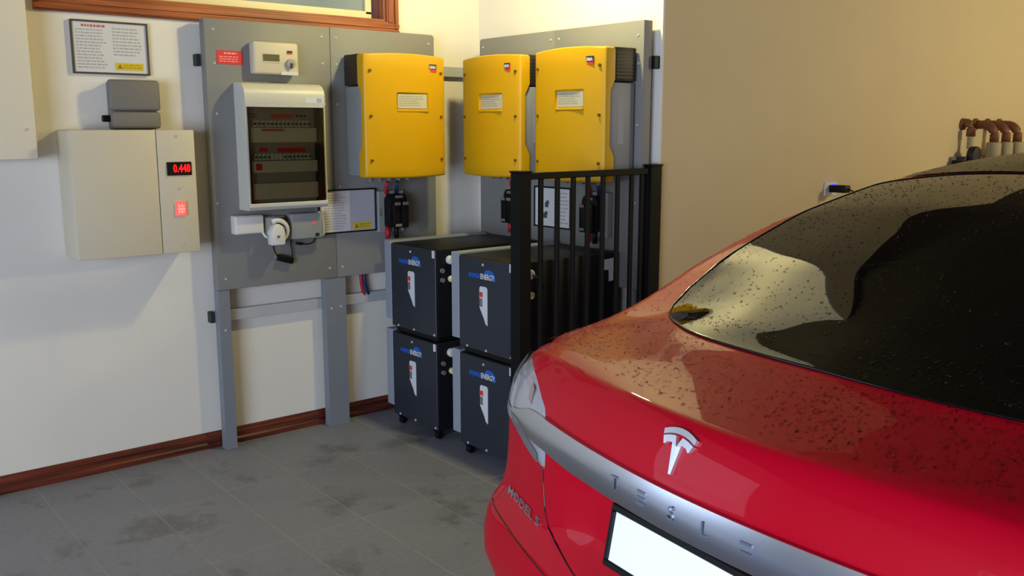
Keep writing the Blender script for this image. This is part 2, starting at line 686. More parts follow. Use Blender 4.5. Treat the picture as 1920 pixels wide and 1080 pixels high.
rail_thing('L', 'mounting_rail', 'upper metal rail behind the grey boards on the left wall', 1.615, 3.195, 1.80, True, False)
t = rail_thing('L', 'mounting_rail', 'low metal rail between the grey posts under the left board', 1.615, 3.195, 0.633, True, False)
MB().box(0.555, 0.59, -0.0375, -0.034, -0.082, 0.028, 0.001, 1).build('splice_plate', M_rail, t)
rail_thing('B', 'mounting_rail', 'upper metal rail behind the grey board on the back wall', 0.036, 1.305, 1.79, False, True)

post_h = 0.764
for (y0, y1, lab, scr) in ((1.617, 1.671, 'narrow grey steel post under the left end of the meter board', [(0.027, 0.575)]),
                           (2.166, 2.278, 'wide grey steel post under the seam of the two left boards', [(0.03, 0.61), (0.082, 0.615)])):
    t = left_thing('steel_post', lab, 'post', y0, 0)
    w = y1 - y0
    mb = MB()
    mb.prism([(0, 0.0), (w, 0.0), (w, post_h), (0, post_h)], -0.085, -0.080)
    mb.box(0, 0.004, -0.080, -0.036, 0.0, post_h)
    mb.box(w - 0.004, w, -0.080, -0.036, 0.0, post_h)
    mb.build('channel_section', M_post, t)
    MB().box(-0.002, w + 0.002, -0.088, -0.034, 0, 0.005, 0.001, 1).build('foot_plate', M_post, t)
    screws(t, scr, -0.085)


def board(mb, x0, x1, z0, z1, rl, rr):
    # folded sheet: face with rounded outer corners and returned edges
    r = 0.018
    pts = []

    def corner(cx, cz, a0, on):
        if on:
            for k in range(5):
                a = a0 + k * math.pi / 8
                pts.append((cx + r * math.cos(a), cz + r * math.sin(a)))
    pts = []
    if rl:
        corner(x0 + r, z0 + r, math.pi, True)
    else:
        pts.append((x0, z0))
    if rr:
        corner(x1 - r, z0 + r, 1.5 * math.pi, True)
    else:
        pts.append((x1, z0))
    if rr:
        corner(x1 - r, z1 - r, 0, True)
    else:
        pts.append((x1, z1))
    if rl:
        corner(x0 + r, z1 - r, 0.5 * math.pi, True)
    else:
        pts.append((x0, z1))
    mb.prism(pts, -0.090, -0.036, 0.0025)


bl = left_thing('meter_board', 'wide grey metal sheet on the left wall carrying the white fuse enclosure', 'board', 1.616, 0.766)
mb = MB()
board(mb, 0, 0.6145, 0, 1.211, False, False)
mb.build('sheet', M_board, bl, 30)
screws(bl, [(0.04, 1.165), (0.57, 1.165), (0.04, 1.02), (0.572, 1.04), (0.04, 0.80), (0.575, 0.85), (0.04, 0.05), (0.575, 0.05), (0.02, 0.4), (0.575, 0.45)], -0.09)
bl2 = left_thing('inverter_board', 'grey metal sheet behind the leftmost yellow inverter', 'board', 2.2325, 0.766)
mb = MB()
board(mb, 0, 0.604, 0, 1.212, False, True)
mb.build('sheet', M_board, bl2, 30)
screws(bl2, [(0.03, 1.165), (0.57, 1.165), (0.03, 1.04), (0.03, 0.85), (0.03, 0.45), (0.03, 0.05), (0.57, 0.05)], -0.09)
b3 = back_thing('inverter_board', 'grey metal sheet behind the middle yellow inverter in the corner', 'board', 0.125, 0.766)
mb = MB()
board(mb, 0, 0.597, 0, 1.204, True, False)
mb.build('sheet', M_board, b3, 30)
screws(b3, [(0.03, 1.16), (0.57, 1.16), (0.03, 0.85)], -0.09)
b4 = back_thing('inverter_board', 'grey metal sheet behind the rightmost yellow inverter, its right edge in view', 'board', 0.7245, 0.766)
mb = MB()
board(mb, 0, 0.585, 0, 1.204, False, False)
mb.build('sheet', M_board, b4, 30)
screws(b4, [(0.03, 1.16), (0.55, 1.14), (0.555, 1.02), (0.555, 0.75), (0.555, 0.4)], -0.09)
for (x, lab) in ((0.18, 'left grey post under the back wall boards behind the battery stack'), (1.235, 'right grey post under the back wall boards behind the black gate')):
    t = back_thing('steel_post', lab, 'post', x, 0)
    mb = MB()
    mb.box(0, 0.055, -0.085, -0.080, 0, post_h)
    mb.box(0, 0.004, -0.080, -0.036, 0, post_h)
    mb.box(0.051, 0.055, -0.080, -0.036, 0, post_h)
    mb.build('channel_section', M_post, t)
    MB().box(-0.002, 0.057, -0.088, -0.034, 0, 0.005, 0.001, 1).build('foot_plate', M_post, t)

# ------------------------------------------------------------------ left wall: cabinets and signs
# tall cabinet at the upper left corner
t = left_thing('wall_cabinet', 'pale grey steel cabinet at the upper left edge, cut by the frame', 'cabinet', 0.36, 1.378)
MB().box(0, 0.545, -0.118, 0, 0, 0.95, 0.004).build('body', M_creamcab, t, 30)
MB().box(0.003, 0.542, -0.125, -0.118, 0.003, 0.947, 0.003).build('door', M_creamcab, t, 30)
screws(t, [(0.508, 0.118), (0.508, 0.83)], -0.125)

t = left_thing('control_cabinet', 'cream steel control cabinet with a red digital display', 'cabinet', 1.002, 0.970)
MB().box(0, 0.501, -0.19, 0, 0, 0.525, 0.008, 3).build('body', M_cream, t, 30)
MB().box(0.001, 0.3375, -0.203, -0.185, 0.001, 0.524, 0.004).build('door', M_cream, t, 30)
MB().box(0.3405, 0.500, -0.203, -0.185, 0.001, 0.524, 0.004).build('control_panel', M_cream, t, 30)
screws(t, [(0.424, 0.499), (0.424, 0.279), (0.426, 0.036)], -0.203)
d = MB().box(0.375, 0.480, -0.209, -0.200, 0.333, 0.390, 0.002).build('digital_display', M_black, t)
text('digits', '0.448', 0.046, M_led, d, (0.437, -0.2095, 0.361), 0.0012, sx=0.72)
d = MB().box(0.402, 0.447, -0.212, -0.200, 0.160, 0.222, 0.003).build('rocker_switch', M_ledsoft, t)
mb = MB()
mb.box(0.409, 0.440, -0.2135, -0.212, 0.188, 0.192)
for k in range(4):
    mb.box(0.412 + k * 0.007, 0.415 + k * 0.007, -0.2135, -0.212, 0.170 + (k % 2) * 0.006, 0.184)
    mb.box(0.412 + k * 0.007, 0.415 + k * 0.007, -0.2135, -0.212, 0.197, 0.212 - (k % 2) * 0.006)
mb.build('switch_mark', M_ledwhite, d)

t = left_thing('junction_box', 'two-part dark grey plastic junction box on top of the cream cabinet', 'box', 1.2, 1.4965)
MB().box(0.012, 0.205, -0.055, 0, 0.0, 0.20, 0.010, 3).build('base', M_greybox, t, 40)
MB().box(0.0, 0.212, -0.085, -0.05, 0.078, 0.206, 0.014, 3).build('upper_cover', M_greybox, t, 40)
MB().box(0.006, 0.209, -0.085, -0.05, 0.004, 0.074, 0.012, 3).build('lower_cover', M_greybox, t, 40)
MB().cyl((-0.004, -0.035, 0.045), (1, 0, 0), 0.014, 0.03, 14).build('gland', M_black, t, 40)


def sign(name, label, w, h, root, pages, strip, red=False, frame=M_black, picture=False):
    """framed instruction sheet: frame bars, sheet, small print, yellow label"""
    mb = MB()
    fw = 0.007
    mb.box(0, w, -0.016, 0, 0, fw, 0.0015, 1)
    mb.box(0, w, -0.016, 0, h - fw, h, 0.0015, 1)
    mb.box(0, fw, -0.016, 0, fw, h - fw, 0.0015, 1)
    mb.box(w - fw, w, -0.016, 0, fw, h - fw, 0.0015, 1)
    mb.build('frame', frame, root)
    sh = MB().box(fw, w - fw, -0.009, -0.002, fw, h - fw).build('sheet', M_paper, root)
    mb = MB()
    for (x0, x1, z0, z1, n) in pages:
        print_lines(mb, x0, x1, z0, z1, -0.0092, n, 0.42, 0.25)
    mb.build('print', M_ink, sh, kind='stuff')
    if red:
        mb = MB()
        print_lines(mb, w * 0.14, w * 0.44, h * 0.87, h * 0.93, -0.0092, 1, 0.7, 0.0)
        mb.build('heading', M_redink, sh)
    if strip:
        x0, x1, z0, z1 = strip
        y = MB().box(x0, x1, -0.0105, -0.009, z0, z1).build('warning_label', M_yellowlab, root)
        mb = MB()
        a = (z1 - z0) * 0.36
        cx, cz = x0 + a * 1.7, (z0 + z1) / 2
        mb.prism([(cx - a, cz - a * 0.8), (cx + a, cz - a * 0.8), (cx, cz + a)], -0.011, -0.0105)
        print_lines(mb, cx + a * 1.3, x1 - 0.006, z0 + 0.006, z1 - 0.004, -0.0105, 2, 0.3, 0.1)
        mb.build('warning_mark', mat('olive_print', (140, 116, 22), 0.8), y)
    return sh


t = left_thing('framed_notice', 'black framed white notice with yellow label above the dark grey junction box', 'sign', 1.087, 1.725)
sign('n', '', 0.311, 0.217, t, [(0.02, 0.14, 0.02, 0.185, 13), (0.165, 0.285, 0.075, 0.195, 9)], (0.17, 0.284, 0.019, 0.049), red=True,
     frame=mat('dark_grey_frame', (70, 64, 58), 0.5))

# ------------------------------------------------------------------ on the meter board
OUT = 0.0905
t = left_thing('warning_sticker', 'small red warning sticker at the left of the grey meter board', 'sticker', 1.666, 1.783, OUT)
MB().box(0, 0.121, -0.0015, 0, 0, 0.060).build('backing', M_redlabel, t)
mb = MB()
print_lines(mb, 0.034, 0.094, 0.042, 0.054, -0.0016, 1, 0.6, 0.0)
print_lines(mb, 0.012, 0.112, 0.008, 0.038, -0.0016, 3, 0.4, 0.15)
mb.build('print', M_redlabink, t, kind='stuff')

t = left_thing('remote_display', 'cream control unit with a small display and a rotary knob above the fuse enclosure', 'control unit', 1.816, 1.744, OUT)
MB().box(0, 0.222, -0.052, 0, 0, 0.144, 0.012, 3).build('housing', M_cream, t, 40)
d = MB().box(0.045, 0.125, -0.0545, -0.051, 0.058, 0.087, 0.001, 1).build('display', M_lcd, t)
mb = MB()
mb.box(0.041, 0.129, -0.055, -0.050, 0.051, 0.057, 0.001, 1)
mb.box(0.041, 0.129, -0.055, -0.050, 0.088, 0.092, 0.001, 1)
mb.build('bezel', M_cream, t)
mb = MB()
mb.cyl((0.176, -0.059, 0.050), (0, -1, 0), 0.021, 0.016, 24, bev=0.003)
mb.build('knob', M_midgrey, t, 40)
MB().box(0.171, 0.181, -0.071, -0.066, 0.028, 0.052, 0.001, 1).build('pointer', M_dark, t)
lg = MB().box(0.163, 0.190, -0.0535, -0.0515, 0.092, 0.106).build('logo', M_redmark, t)
MB().box(0.163, 0.190, -0.0538, -0.0535, 0.099, 0.108).build('logo_top', M_dark, lg)
MB().box(0.130, 0.216, -0.0560, -0.051, -0.002, 0.014, 0.001, 1).build('name_strip', M_label, t)

# fuse enclosure with curved top, smoked door, three rows of devices
t = left_thing('fuse_enclosure', 'white fuse enclosure with a smoked window on the grey board', 'enclosure', 1.737, 1.132, OUT)
W_, Hh, D_ = 0.394, 0.572, 0.112
prof = [(0, 0), (-D_ + 0.01, 0), (-D_, 0.008), (-D_, 0.47), (-D_ + 0.001, 0.53), (-D_ + 0.006, 0.545), (-D_ + 0.02, 0.562), (-D_ + 0.04, 0.572), (0, 0.572)]
fr = MB()
# sides, top and bottom parts left around the window opening
fr.prism([(a, b) for a, b in [(0, 0), (-D_ + 0.012, 0), (-D_ + 0.002, 0.006), (-D_ - 0.004, 0.016), (-D_ - 0.004, 0.028), (-D_, 0.032), (0, 0.032)]], 0, W_, 0, 'x')
fr.prism([(a, b) for a, b in [(0, 0.572), (0, 0.466), (-D_, 0.466), (-D_ - 0.003, 0.472), (-D_ - 0.003, 0.52), (-D_ + 0.003, 0.540), (-D_ + 0.017, 0.558), (-D_ + 0.04, 0.569), (-D_ + 0.06, 0.572)]], 0, W_, 0, 'x')
fr.box(0.0006, 0.010, -D_ - 0.001, -0.0005, 0.02, 0.50)
fr.box(W_ - 0.010, W_ - 0.0006, -D_ - 0.001, -0.0005, 0.02, 0.50)
fr.box(0.002, W_ - 0.002, -0.012, -0.001, 0.02, 0.48)
fr.build('housing', M_enc, t, 30)
cv = MB()
cv.box(0.010, 0.384, -0.054, -0.050, 0.03, 0.468)
cv.build('inner_cover', mat('inner_cover_grey', (150, 150, 140), 0.5), t)
for (x0, x1) in ((0.010, 0.022), (0.366, 0.384)):
    MB().box(x0, x1, -D_ + 0.004, -0.012, 0.03, 0.468).build('window_side_bar', mat('smoked_edge', (46, 44, 36), 0.3), t)
for r, (z0, z1) in enumerate(((0.317, 0.364), (0.180, 0.214), (0.057, 0.112))):
    rb = MB().box(0.038, 0.366, -0.078, -0.054, z0 - 0.012, z1 + 0.008, 0.004, 2).build('device_row_cover', mat('row_cover', (208, 210, 192), 0.5), t)
    if r < 2:
        for k in range(14):
            b_ = MB().box(0, 0.0165, -0.070, -0.054, 0, 0.030, 0.002, 1).build('breaker', M_breaker, rb) if k == 0 else part_copy(b_, rb, (0, 0, 0))
            b_.location = (0.052 + k * 0.0205, 0, z1 + 0.011)
        tg = MB()
        for k in range(14):
            if r == 0 or k not in (4, 5, 6):
                tg.box(0.055 + k * 0.0205, 0.066 + k * 0.0205, -0.078, -0.070, z1 + 0.020, z1 + 0.030, 0.001, 1)
        tg.build('toggle', M_dark if r == 0 else M_green, rb)
lb = MB()
lb.box(0.15, 0.262, -0.0555, -0.054, 0.414, 0.434)
lb.build('red_label', M_redlabel, t)
for (x0, x1, y0, y1, z0, z1) in ((0.09, 0.20, -0.0790, -0.078, 0.356, 0.366), (0.085, 0.125, -0.0555, -0.054, 0.262, 0.282),
                                 (0.175, 0.315, -0.0555, -0.054, 0.258, 0.280), (0.055, 0.085, -0.0790, -0.078, 0.180, 0.210)):
    MB().box(x0, x1, y0, y1, z0, z1).build('red_label', M_redlabel, t)
lb = MB()
print_lines(lb, 0.04, 0.085, 0.414, 0.438, -0.0542, 2, 0.5, 0)
print_lines(lb, 0.27, 0.33, 0.416, 0.436, -0.0542, 1, 0.6, 0)
lb.build('marking', M_inkd, t)
dr = []
for j in range(9):
    a = j / 8
    dr.append([(x, -D_ - 0.002 - 0.004 * math.sin(math.pi * a), 0.034 + a * 0.430) for x in (0.006, 0.14, 0.26, 0.388)])
MB().grid(dr).build('smoked_door', M_smoke, t)
MB().box(0.006, 0.388, -D_ - 0.006, -D_ - 0.001, 0.463, 0.470, 0.001, 1).build('door_hinge_bar', M_chrome, t)
lg = MB().box(0.295, 0.385, -D_ - 0.0042, -D_ - 0.0028, 0.484, 0.509).build('name_plate', M_label, t)
MB().box(0.352, 0.378, -D_ - 0.0046, -D_ - 0.0042, 0.487, 0.506).build('name_plate_mark', mat('pale_blue_print', (150, 164, 196), 0.6), lg)

t = left_thing('junction_box', 'small white junction box at the lower left below the fuse enclosure', 'box', 1.69, 1.022, OUT)
MB().box(0, 0.137, -0.056, 0, 0, 0.085, 0.006, 3).build('base', M_white, t, 40)
MB().box(0.003, 0.134, -0.062, -0.053, 0.004, 0.081, 0.004).build('lid', M_white, t, 40)
text('lettering', 'GPO', 0.016, M_inkd, t, (0.085, -0.063, 0.067), sx=1.0) if False else None

t = left_thing('socket_outlet', 'grey socket outlet half hidden behind the white plug', 'socket', 1.838, 1.0, OUT)
MB().box(0, 0.105, -0.034, 0, 0, 0.095, 0.006, 2).build('back_box', M_midgrey, t, 40)
MB().box(0.004, 0.101, -0.044, -0.033, 0.004, 0.091, 0.004).build('face_plate', mat('pale_olive_grey', (164, 166, 150), 0.5), t, 40)
MB().box(0.052, 0.098, -0.047, -0.044, 0.045, 0.088, 0.002, 1).build('red_brown_rocker', mat('brown_red', (112, 52, 34), 0.5), t)

t = left_thing('power_plug', 'white plug with a loop of white cable below the fuse enclosure', 'plug', 1.845, 0.965, 0.139)
mb = MB()
mb.prism([(0.0, 0.0), (0.066, 0.0), (0.069, 0.055), (0.058, 0.088), (0.036, 0.100), (0.012, 0.090), (-0.003, 0.060)], -0.052, 0.0, 0.006)
mb.build('plug_body', M_white, t, 40)
MB().cyl((0.031, -0.053, 0.040), (0, -1, 0), 0.007, 0.004, 14).build('indicator', M_greybox, t)
mb = MB()
pp = []
for k in range(15):
    a = math.radians(120 - k * 17)
    pp.append((0.042 + 0.052 * math.cos(a), -0.022, 0.062 + 0.052 * math.sin(a)))
mb.tube(pp, [0.013 - 0.0006 * k for k in range(15)], 10)
mb.tube([(-0.026, 0.03, 0.12), (-0.029, 0.01, 0.09), (-0.028, -0.01, 0.06), (-0.018, -0.02, 0.040), (0.004, -0.022, 0.030)], 0.004, 8)
mb.build('cord_loop', M_white, t)

t = left_thing('relay_box', 'grey box with a red status light below the fuse enclosure', 'box', 1.965, 0.980, OUT)
MB().box(0, 0.166, -0.058, 0, 0, 0.122, 0.006, 3).build('housing', M_midgrey, t, 40)
MB().cyl((0.118, -0.060, 0.073), (0, -1, 0), 0.0045, 0.006, 12).build('status_light', M_led, t)
MB().box(0.123, 0.143, -0.0592, -0.058, 0.008, 0.024).build('marking', M_dark, t)
mb = MB()
mb.tube([(0.146, -0.05, 0.126), (0.158, -0.052, 0.113), (0.168, -0.05, 0.090), (0.172, -0.048, 0.055), (0.172, -0.048, 0.014), (0.160, -0.046, 0.004)], 0.006, 8)
mb.build('edge_cord', M_enc, t)

t = left_thing('power_adapter', 'black adapter hanging by its cable on the grey board', 'adapter', 1.905, 0.861, OUT)
mb = MB()
mb.box(-0.040, 0.040, -0.026, 0, -0.016, 0.016, 0.005)
o = mb.build('adapter_body', M_black, t, 40)
o.location = (0.042, -0.002, 0.024)
o.rotation_euler = (0, math.radians(17), 0)
mb = MB()
mb.tube([(0.008, -0.012, 0.038), (-0.006, -0.014, 0.055), (-0.018, -0.02, 0.083), (-0.024, -0.03, 0.105)], 0.003, 8)
mb.tube([(0.076, -0.012, 0.018), (0.080, -0.012, 0.05), (0.074, -0.012, 0.09), (0.078, -0.012, 0.122)], 0.0025, 8)
mb.build('cable', M_black, t)
t = left_thing('short_cable', 'short black cable with a plug tip under the grey relay box', 'cable', 2.02, 0.930, OUT)
mb = MB()
mb.tube([(-0.012, -0.010, 0.026), (0.005, -0.010, 0.022), (0.02, -0.010, 0.020)], 0.006, 8)
mb.tube([(0.02, -0.010, 0.020), (0.05, -0.010, 0.016), (0.078, -0.010, 0.024), (0.095, -0.010, 0.051)], 0.0025, 8)
mb.build('lead', M_black, t)

t = left_thing('framed_notice', 'framed two-page notice with yellow label partly behind the fuse enclosure', 'sign', 2.135, 0.988, OUT)
sign('n', '', 0.322, 0.216, t, [(0.03, 0.155, 0.016, 0.195, 14), (0.182, 0.30, 0.07, 0.195, 9)], (0.187, 0.292, 0.014, 0.047))
MB().box(0.172, 0.314, -0.0096, -0.009, 0.008, 0.208).build('right_page', mat('lavender_paper', (176, 174, 186), 0.5), t)

# ------------------------------------------------------------------ inverters
def boolean(o, cutter):
    md = o.modifiers.new('cut', 'BOOLEAN')
    md.operation = 'DIFFERENCE'
    md.solver = 'EXACT'
    md.object = cutter
    dg = bpy.context.evaluated_depsgraph_get()
    dg.update()
    me = bpy.data.meshes.new_from_object(o.evaluated_get(dg))
    old = o.data
    o.modifiers.clear()
    o.data = me
    bpy.data.meshes.remove(old)
    bpy.data.objects.remove(cutter)


def make_inverter(label):
    t = thing('inverter', label, 'inverter', (0, 0, 0), 0, 'yellow wall inverters')
    w, h = 0.2335, 0.598

    def front(x):
        return -0.232 + 0.026 * (x / w) ** 2

    def backy(z):
        # side skirt of the cover: deeper at top and bottom, waisted in between
        ks = [(0, -0.150), (0.115, -0.150), (0.165, -0.178), (0.405, -0.178), (0.455, -0.150), (0.6, -0.150)]
        return np.interp(z, [k[0] for k in ks], [k[1] for k in ks])
    zs = [0.0, 0.05, 0.115, 0.14, 0.165, 0.22, 0.285, 0.345, 0.405, 0.43, 0.455, 0.52, h]
    xs = [w * (-1 + 2 * i / 14) for i in range(15)]
    bm = bmesh.new()

    def top(x, z):
        # the top edge droops slightly towards both sides
        return z - 0.010 * (x / w) ** 2 * (z / h) ** 3 + 0.006 * (x / w) ** 2 * (1 - z / h) ** 3
    Fv = [[bm.verts.new((x, front(x), top(x, z))) for x in xs] for z in zs]
    Bl = [bm.verts.new((-w, backy(z), top(-w, z))) for z in zs]
    Br = [bm.verts.new((w, backy(z), top(w, z))) for z in zs]
    for i in range(len(zs) - 1):
        for j in range(14):
            bm.faces.new((Fv[i][j], Fv[i][j + 1], Fv[i + 1][j + 1], Fv[i + 1][j]))
        bm.faces.new((Bl[i], Fv[i][0], Fv[i + 1][0], Bl[i + 1]))
        bm.faces.new((Fv[i][14], Br[i], Br[i + 1], Fv[i + 1][14]))
        bm.faces.new((Br[i], Bl[i], Bl[i + 1], Br[i + 1]))
    bm.faces.new([Bl[-1]] + Fv[-1] + [Br[-1]])
    bm.faces.new(([Bl[0]] + Fv[0] + [Br[0]])[::-1])
    bmesh.ops.recalc_face_normals(bm, faces=bm.faces)
    es = []
    for e in bm.edges:
        if len(e.link_faces) == 2 and e.calc_face_angle() > math.radians(50):
            a, b = e.verts
            if min(a.co.y, b.co.y) < -0.19 or (abs(a.co.z - b.co.z) < 0.02 and a.co.z > 0.5):
                es.append(e)
    bmesh.ops.bevel(bm, geom=es, offset=0.011, segments=3, profile=0.5, affect='EDGES')
    mb = MB()
    mb.bm.free()
    mb.bm = bm
    cover = mb.build('cover', M_yellow, t)
    # recess for the label and six screw wells
    sx = ((-0.203, 0.203))
    cut = MB()
    cut.box(-0.066, 0.118, -0.30, -0.219, 0.318, 0.412, 0.006, 2)
    for x in sx:
        for z in (0.088, 0.298, 0.510):
            cut.cyl((x, -0.24, z), (0, -1, 0), 0.0115, 0.045, 14)
    cutter = cut.build('cutter', M_yellowd)
    boolean(cover, cutter)
    for p in cover.data.polygons:
        p.use_smooth = True
    cover.data.set_sharp_from_angle(angle=math.radians(32))
    cover.data.materials.clear()
    cover.data.materials.append(M_yellow)
    for x in sx:
        for z in (0.088, 0.298, 0.510):
            MB().cyl((x, -0.209, z), (0, -1, 0), 0.007, 0.02, 10).build('screw', mat('bronze_screw', (112, 80, 30), 0.45, metal=0.3), t)
    d = MB().box(-0.058, 0.112, -0.2235, -0.2185, 0.336, 0.405, 0.001, 1).build('rating_label', mat('label_grey', (186, 180, 156), 0.6), t)
    mb = MB()
    print_lines(mb, -0.05, 0.104, 0.345, 0.398, -0.2236, 5, 0.4, 0.3)
    mb.build('print', mat('label_print', (150, 146, 130), 0.7), d, kind='stuff')
    MB().box(-0.066, 0.118, -0.2335, -0.2185, 0.3185, 0.333, 0.005).build('label_lip', M_yellow, t, 40)
    # maker's badge
    lg = MB().box(0.126, 0.172, front(0.149) - 0.002, front(0.149) + 0.002, 0.514, 0.551).build('badge', M_redmark, t)
    MB().box(0.126, 0.172, front(0.149) - 0.0028, front(0.149) - 0.002, 0.526, 0.551).build('badge_field', M_navy, lg)
    text('badge_letters', 'SMA', 0.021, M_label, lg, (0.149, front(0.149) - 0.003, 0.536), 0.0004)
    # rear housing
    mb = MB()
    mb.box(-0.222, 0.222, -0.19, -0.012, 0.012, 0.440, 0.006)
    mb.box(-0.2285, 0.2285, -0.205, -0.165, 0.03, 0.57, 0.004)
    mb.build('housing', M_invgrey, t, 30)
    for s in (-1, 1):
        mb = MB()
        mb.box(s * 0.16 if s > 0 else -0.2265, 0.2265 if s > 0 else -0.16, -0.145, -0.010, 0.444, 0.590, 0.006)
        for k in range(8):
            mb.box(s * 0.2265 - 0.0015, s * 0.2265 + 0.0015, -0.135, -0.020, 0.458 + k * 0.015, 0.464 + k * 0.015)
        mb.build('vent_grille', mat('dark_brown_grille', (44, 36, 28), 0.5), t, 30)
    MB().box(-0.16, 0.16, -0.165, -0.012, 0.44, 0.585, 0.004).build('upper_housing', M_invgrey, t)
    MB().box(0.2215, 0.2232, -0.115, -0.080, 0.17, 0.36).build('side_sticker', mat('faint_sticker', (150, 152, 156), 0.6), t)
    MB().box(-0.15, 0.15, -0.012, 0, 0.05, 0.55).build('wall_bracket', M_rail, t)
    mb = MB()
    for k in range(5):
        mb.cyl((-0.14 + k * 0.055, -0.09, 0.0), (0, 0, 1), 0.014, 0.034, 12)
    mb.build('cable_gland', M_greybox, t, 40)
    return t


inv1 = make_inverter('leftmost yellow inverter, on the left wall board')
inv1.location = (0.092, 2.521, 1.260)
inv1.rotation_euler = (0, 0, LEFT)
dup(inv1, (0.482, YW - 0.092, 1.260), 0, 'middle yellow inverter, in the corner on the back wall board')
dup(inv1, (1.052, YW - 0.092, 1.260), 0, 'rightmost yellow inverter, above the black gate')


# ------------------------------------------------------------------ battery isolators with cables
def make_isolator(label):
    t = thing('battery_isolator', label, 'switch', (0, 0, 0), 0, 'black battery isolators under the inverters')
    p = MB().box(-0.075, 0.075, -0.03, 0, -0.005, 0.205, 0.002, 1).build('base_plate', M_midgrey, t)
    text('plate_marking', 'DC+', 0.018, M_inkd, p, (-0.062, -0.0312, 0.10), sx=1.0, roll=math.pi / 2)
    mb = MB()
    mb.prism([(-0.045, 0.025), (0.062, 0.025), (0.062, 0.165), (0.050, 0.19), (-0.030, 0.19), (-0.045, 0.165)], -0.085, -0.03, 0.006)
    mb.build('switch_body', M_black, t, 40)
    for x in (-0.033, 0.014):
        mb = MB()
        mb.prism([(x, 0.02), (x + 0.040, 0.02), (x + 0.040, 0.150), (x, 0.150)], -0.112, -0.085, 0.006)
        f = mb.build('fuse_carrier', M_black, t, 40)
        MB().box(x + 0.004, x + 0.036, -0.118, -0.110, 0.136, 0.152, 0.002, 1).build('pull_tab', M_greybox, f)
    MB().box(-0.010, 0.034, -0.091, -0.084, 0.170, 0.184, 0.002, 1).build('top_tab', M_greybox, t)
    MB().box(-0.028, 0.008, -0.119, -0.112, 0.028, 0.042, 0.002, 1).build('lower_tab', M_greybox, t)
    mb = MB()
    mb.tube([(-0.032, -0.035, 0.19), (-0.034, -0.04, 0.23), (-0.031, -0.055, 0.252)], 0.009, 10)
    mb.build('red_cable', M_redcable, t)
    mb = MB()
    mb.tube([(0.024, -0.035, 0.19), (0.026, -0.045, 0.23), (0.023, -0.055, 0.252)], 0.009, 10)
    mb.build('blue_cable', M_bluecable, t)
    mb = MB()
    mb.tube([(-0.034, -0.045, -0.034), (-0.034, -0.045, 0.022)], 0.0135, 12)
    mb.build('red_sleeve', M_redcable, t)
    mb = MB()
    mb.tube([(0.014, -0.05, 0.03), (0.014, -0.05, 0.0), (0.016, -0.05, -0.036)], 0.012, 10)
    mb.tube([(-0.034, -0.045, -0.02), (-0.034, -0.045, -0.036)], 0.010, 10)
    mb.build('black_cable', M_black, t)
    return t


iso = make_isolator('leftmost black battery isolator, under the inverter on the left wall')
iso.location = (0.0925, 2.535, 0.982)
iso.rotation_euler = (0, 0, LEFT)
dup(iso, (0.475, YW - 0.0925, 1.0), 0, 'black battery isolator under the middle inverter, beside the gate post')
dup(iso, (1.06, YW - 0.0925, 1.0), 0, 'black battery isolator behind the gate bars under the right inverter')

t = back_thing('framed_notice', 'framed white sheet on the back wall seen through the gate bars', 'sign', 0.590, 1.008, OUT)
sh = sign('n', '', 0.274, 0.205, t, [(0.15, 0.26, 0.02, 0.185, 9)], None)
mb = MB()
for (x, z) in ((0.045, 0.115), (0.045, 0.055), (0.095, 0.115), (0.085, 0.06)):
    mb.box(x - 0.014, x + 0.012, -0.0095, -0.009, z - 0.014, z + 0.012)
    mb.box(x - 0.004, x + 0.016, -0.0096, -0.009, z + 0.004, z + 0.020)
mb.build('diagram', mat('green_grey_print', (70, 80, 74), 0.8), sh)

# conduit pair under the left board: red and blue cable down to the rail
t = left_thing('cable_pair', 'red and blue cables hanging under the left boards above the low rail', 'cable', 2.40, 0.660, 0.0)
mb = MB()
mb.tube([(-0.004, -0.028, 0.150), (0.0, -0.030, 0.06), (0.010, -0.030, 0.0), (0.02, -0.030, -0.01)], 0.008, 8)
mb.build('red_cable', M_redcable, t)
mb = MB()
mb.tube([(0.016, -0.028, 0.150), (0.020, -0.030, 0.06), (0.032, -0.030, 0.0), (0.042, -0.030, -0.01)], 0.009, 8)
mb.build('blue_cable', M_bluecable, t)

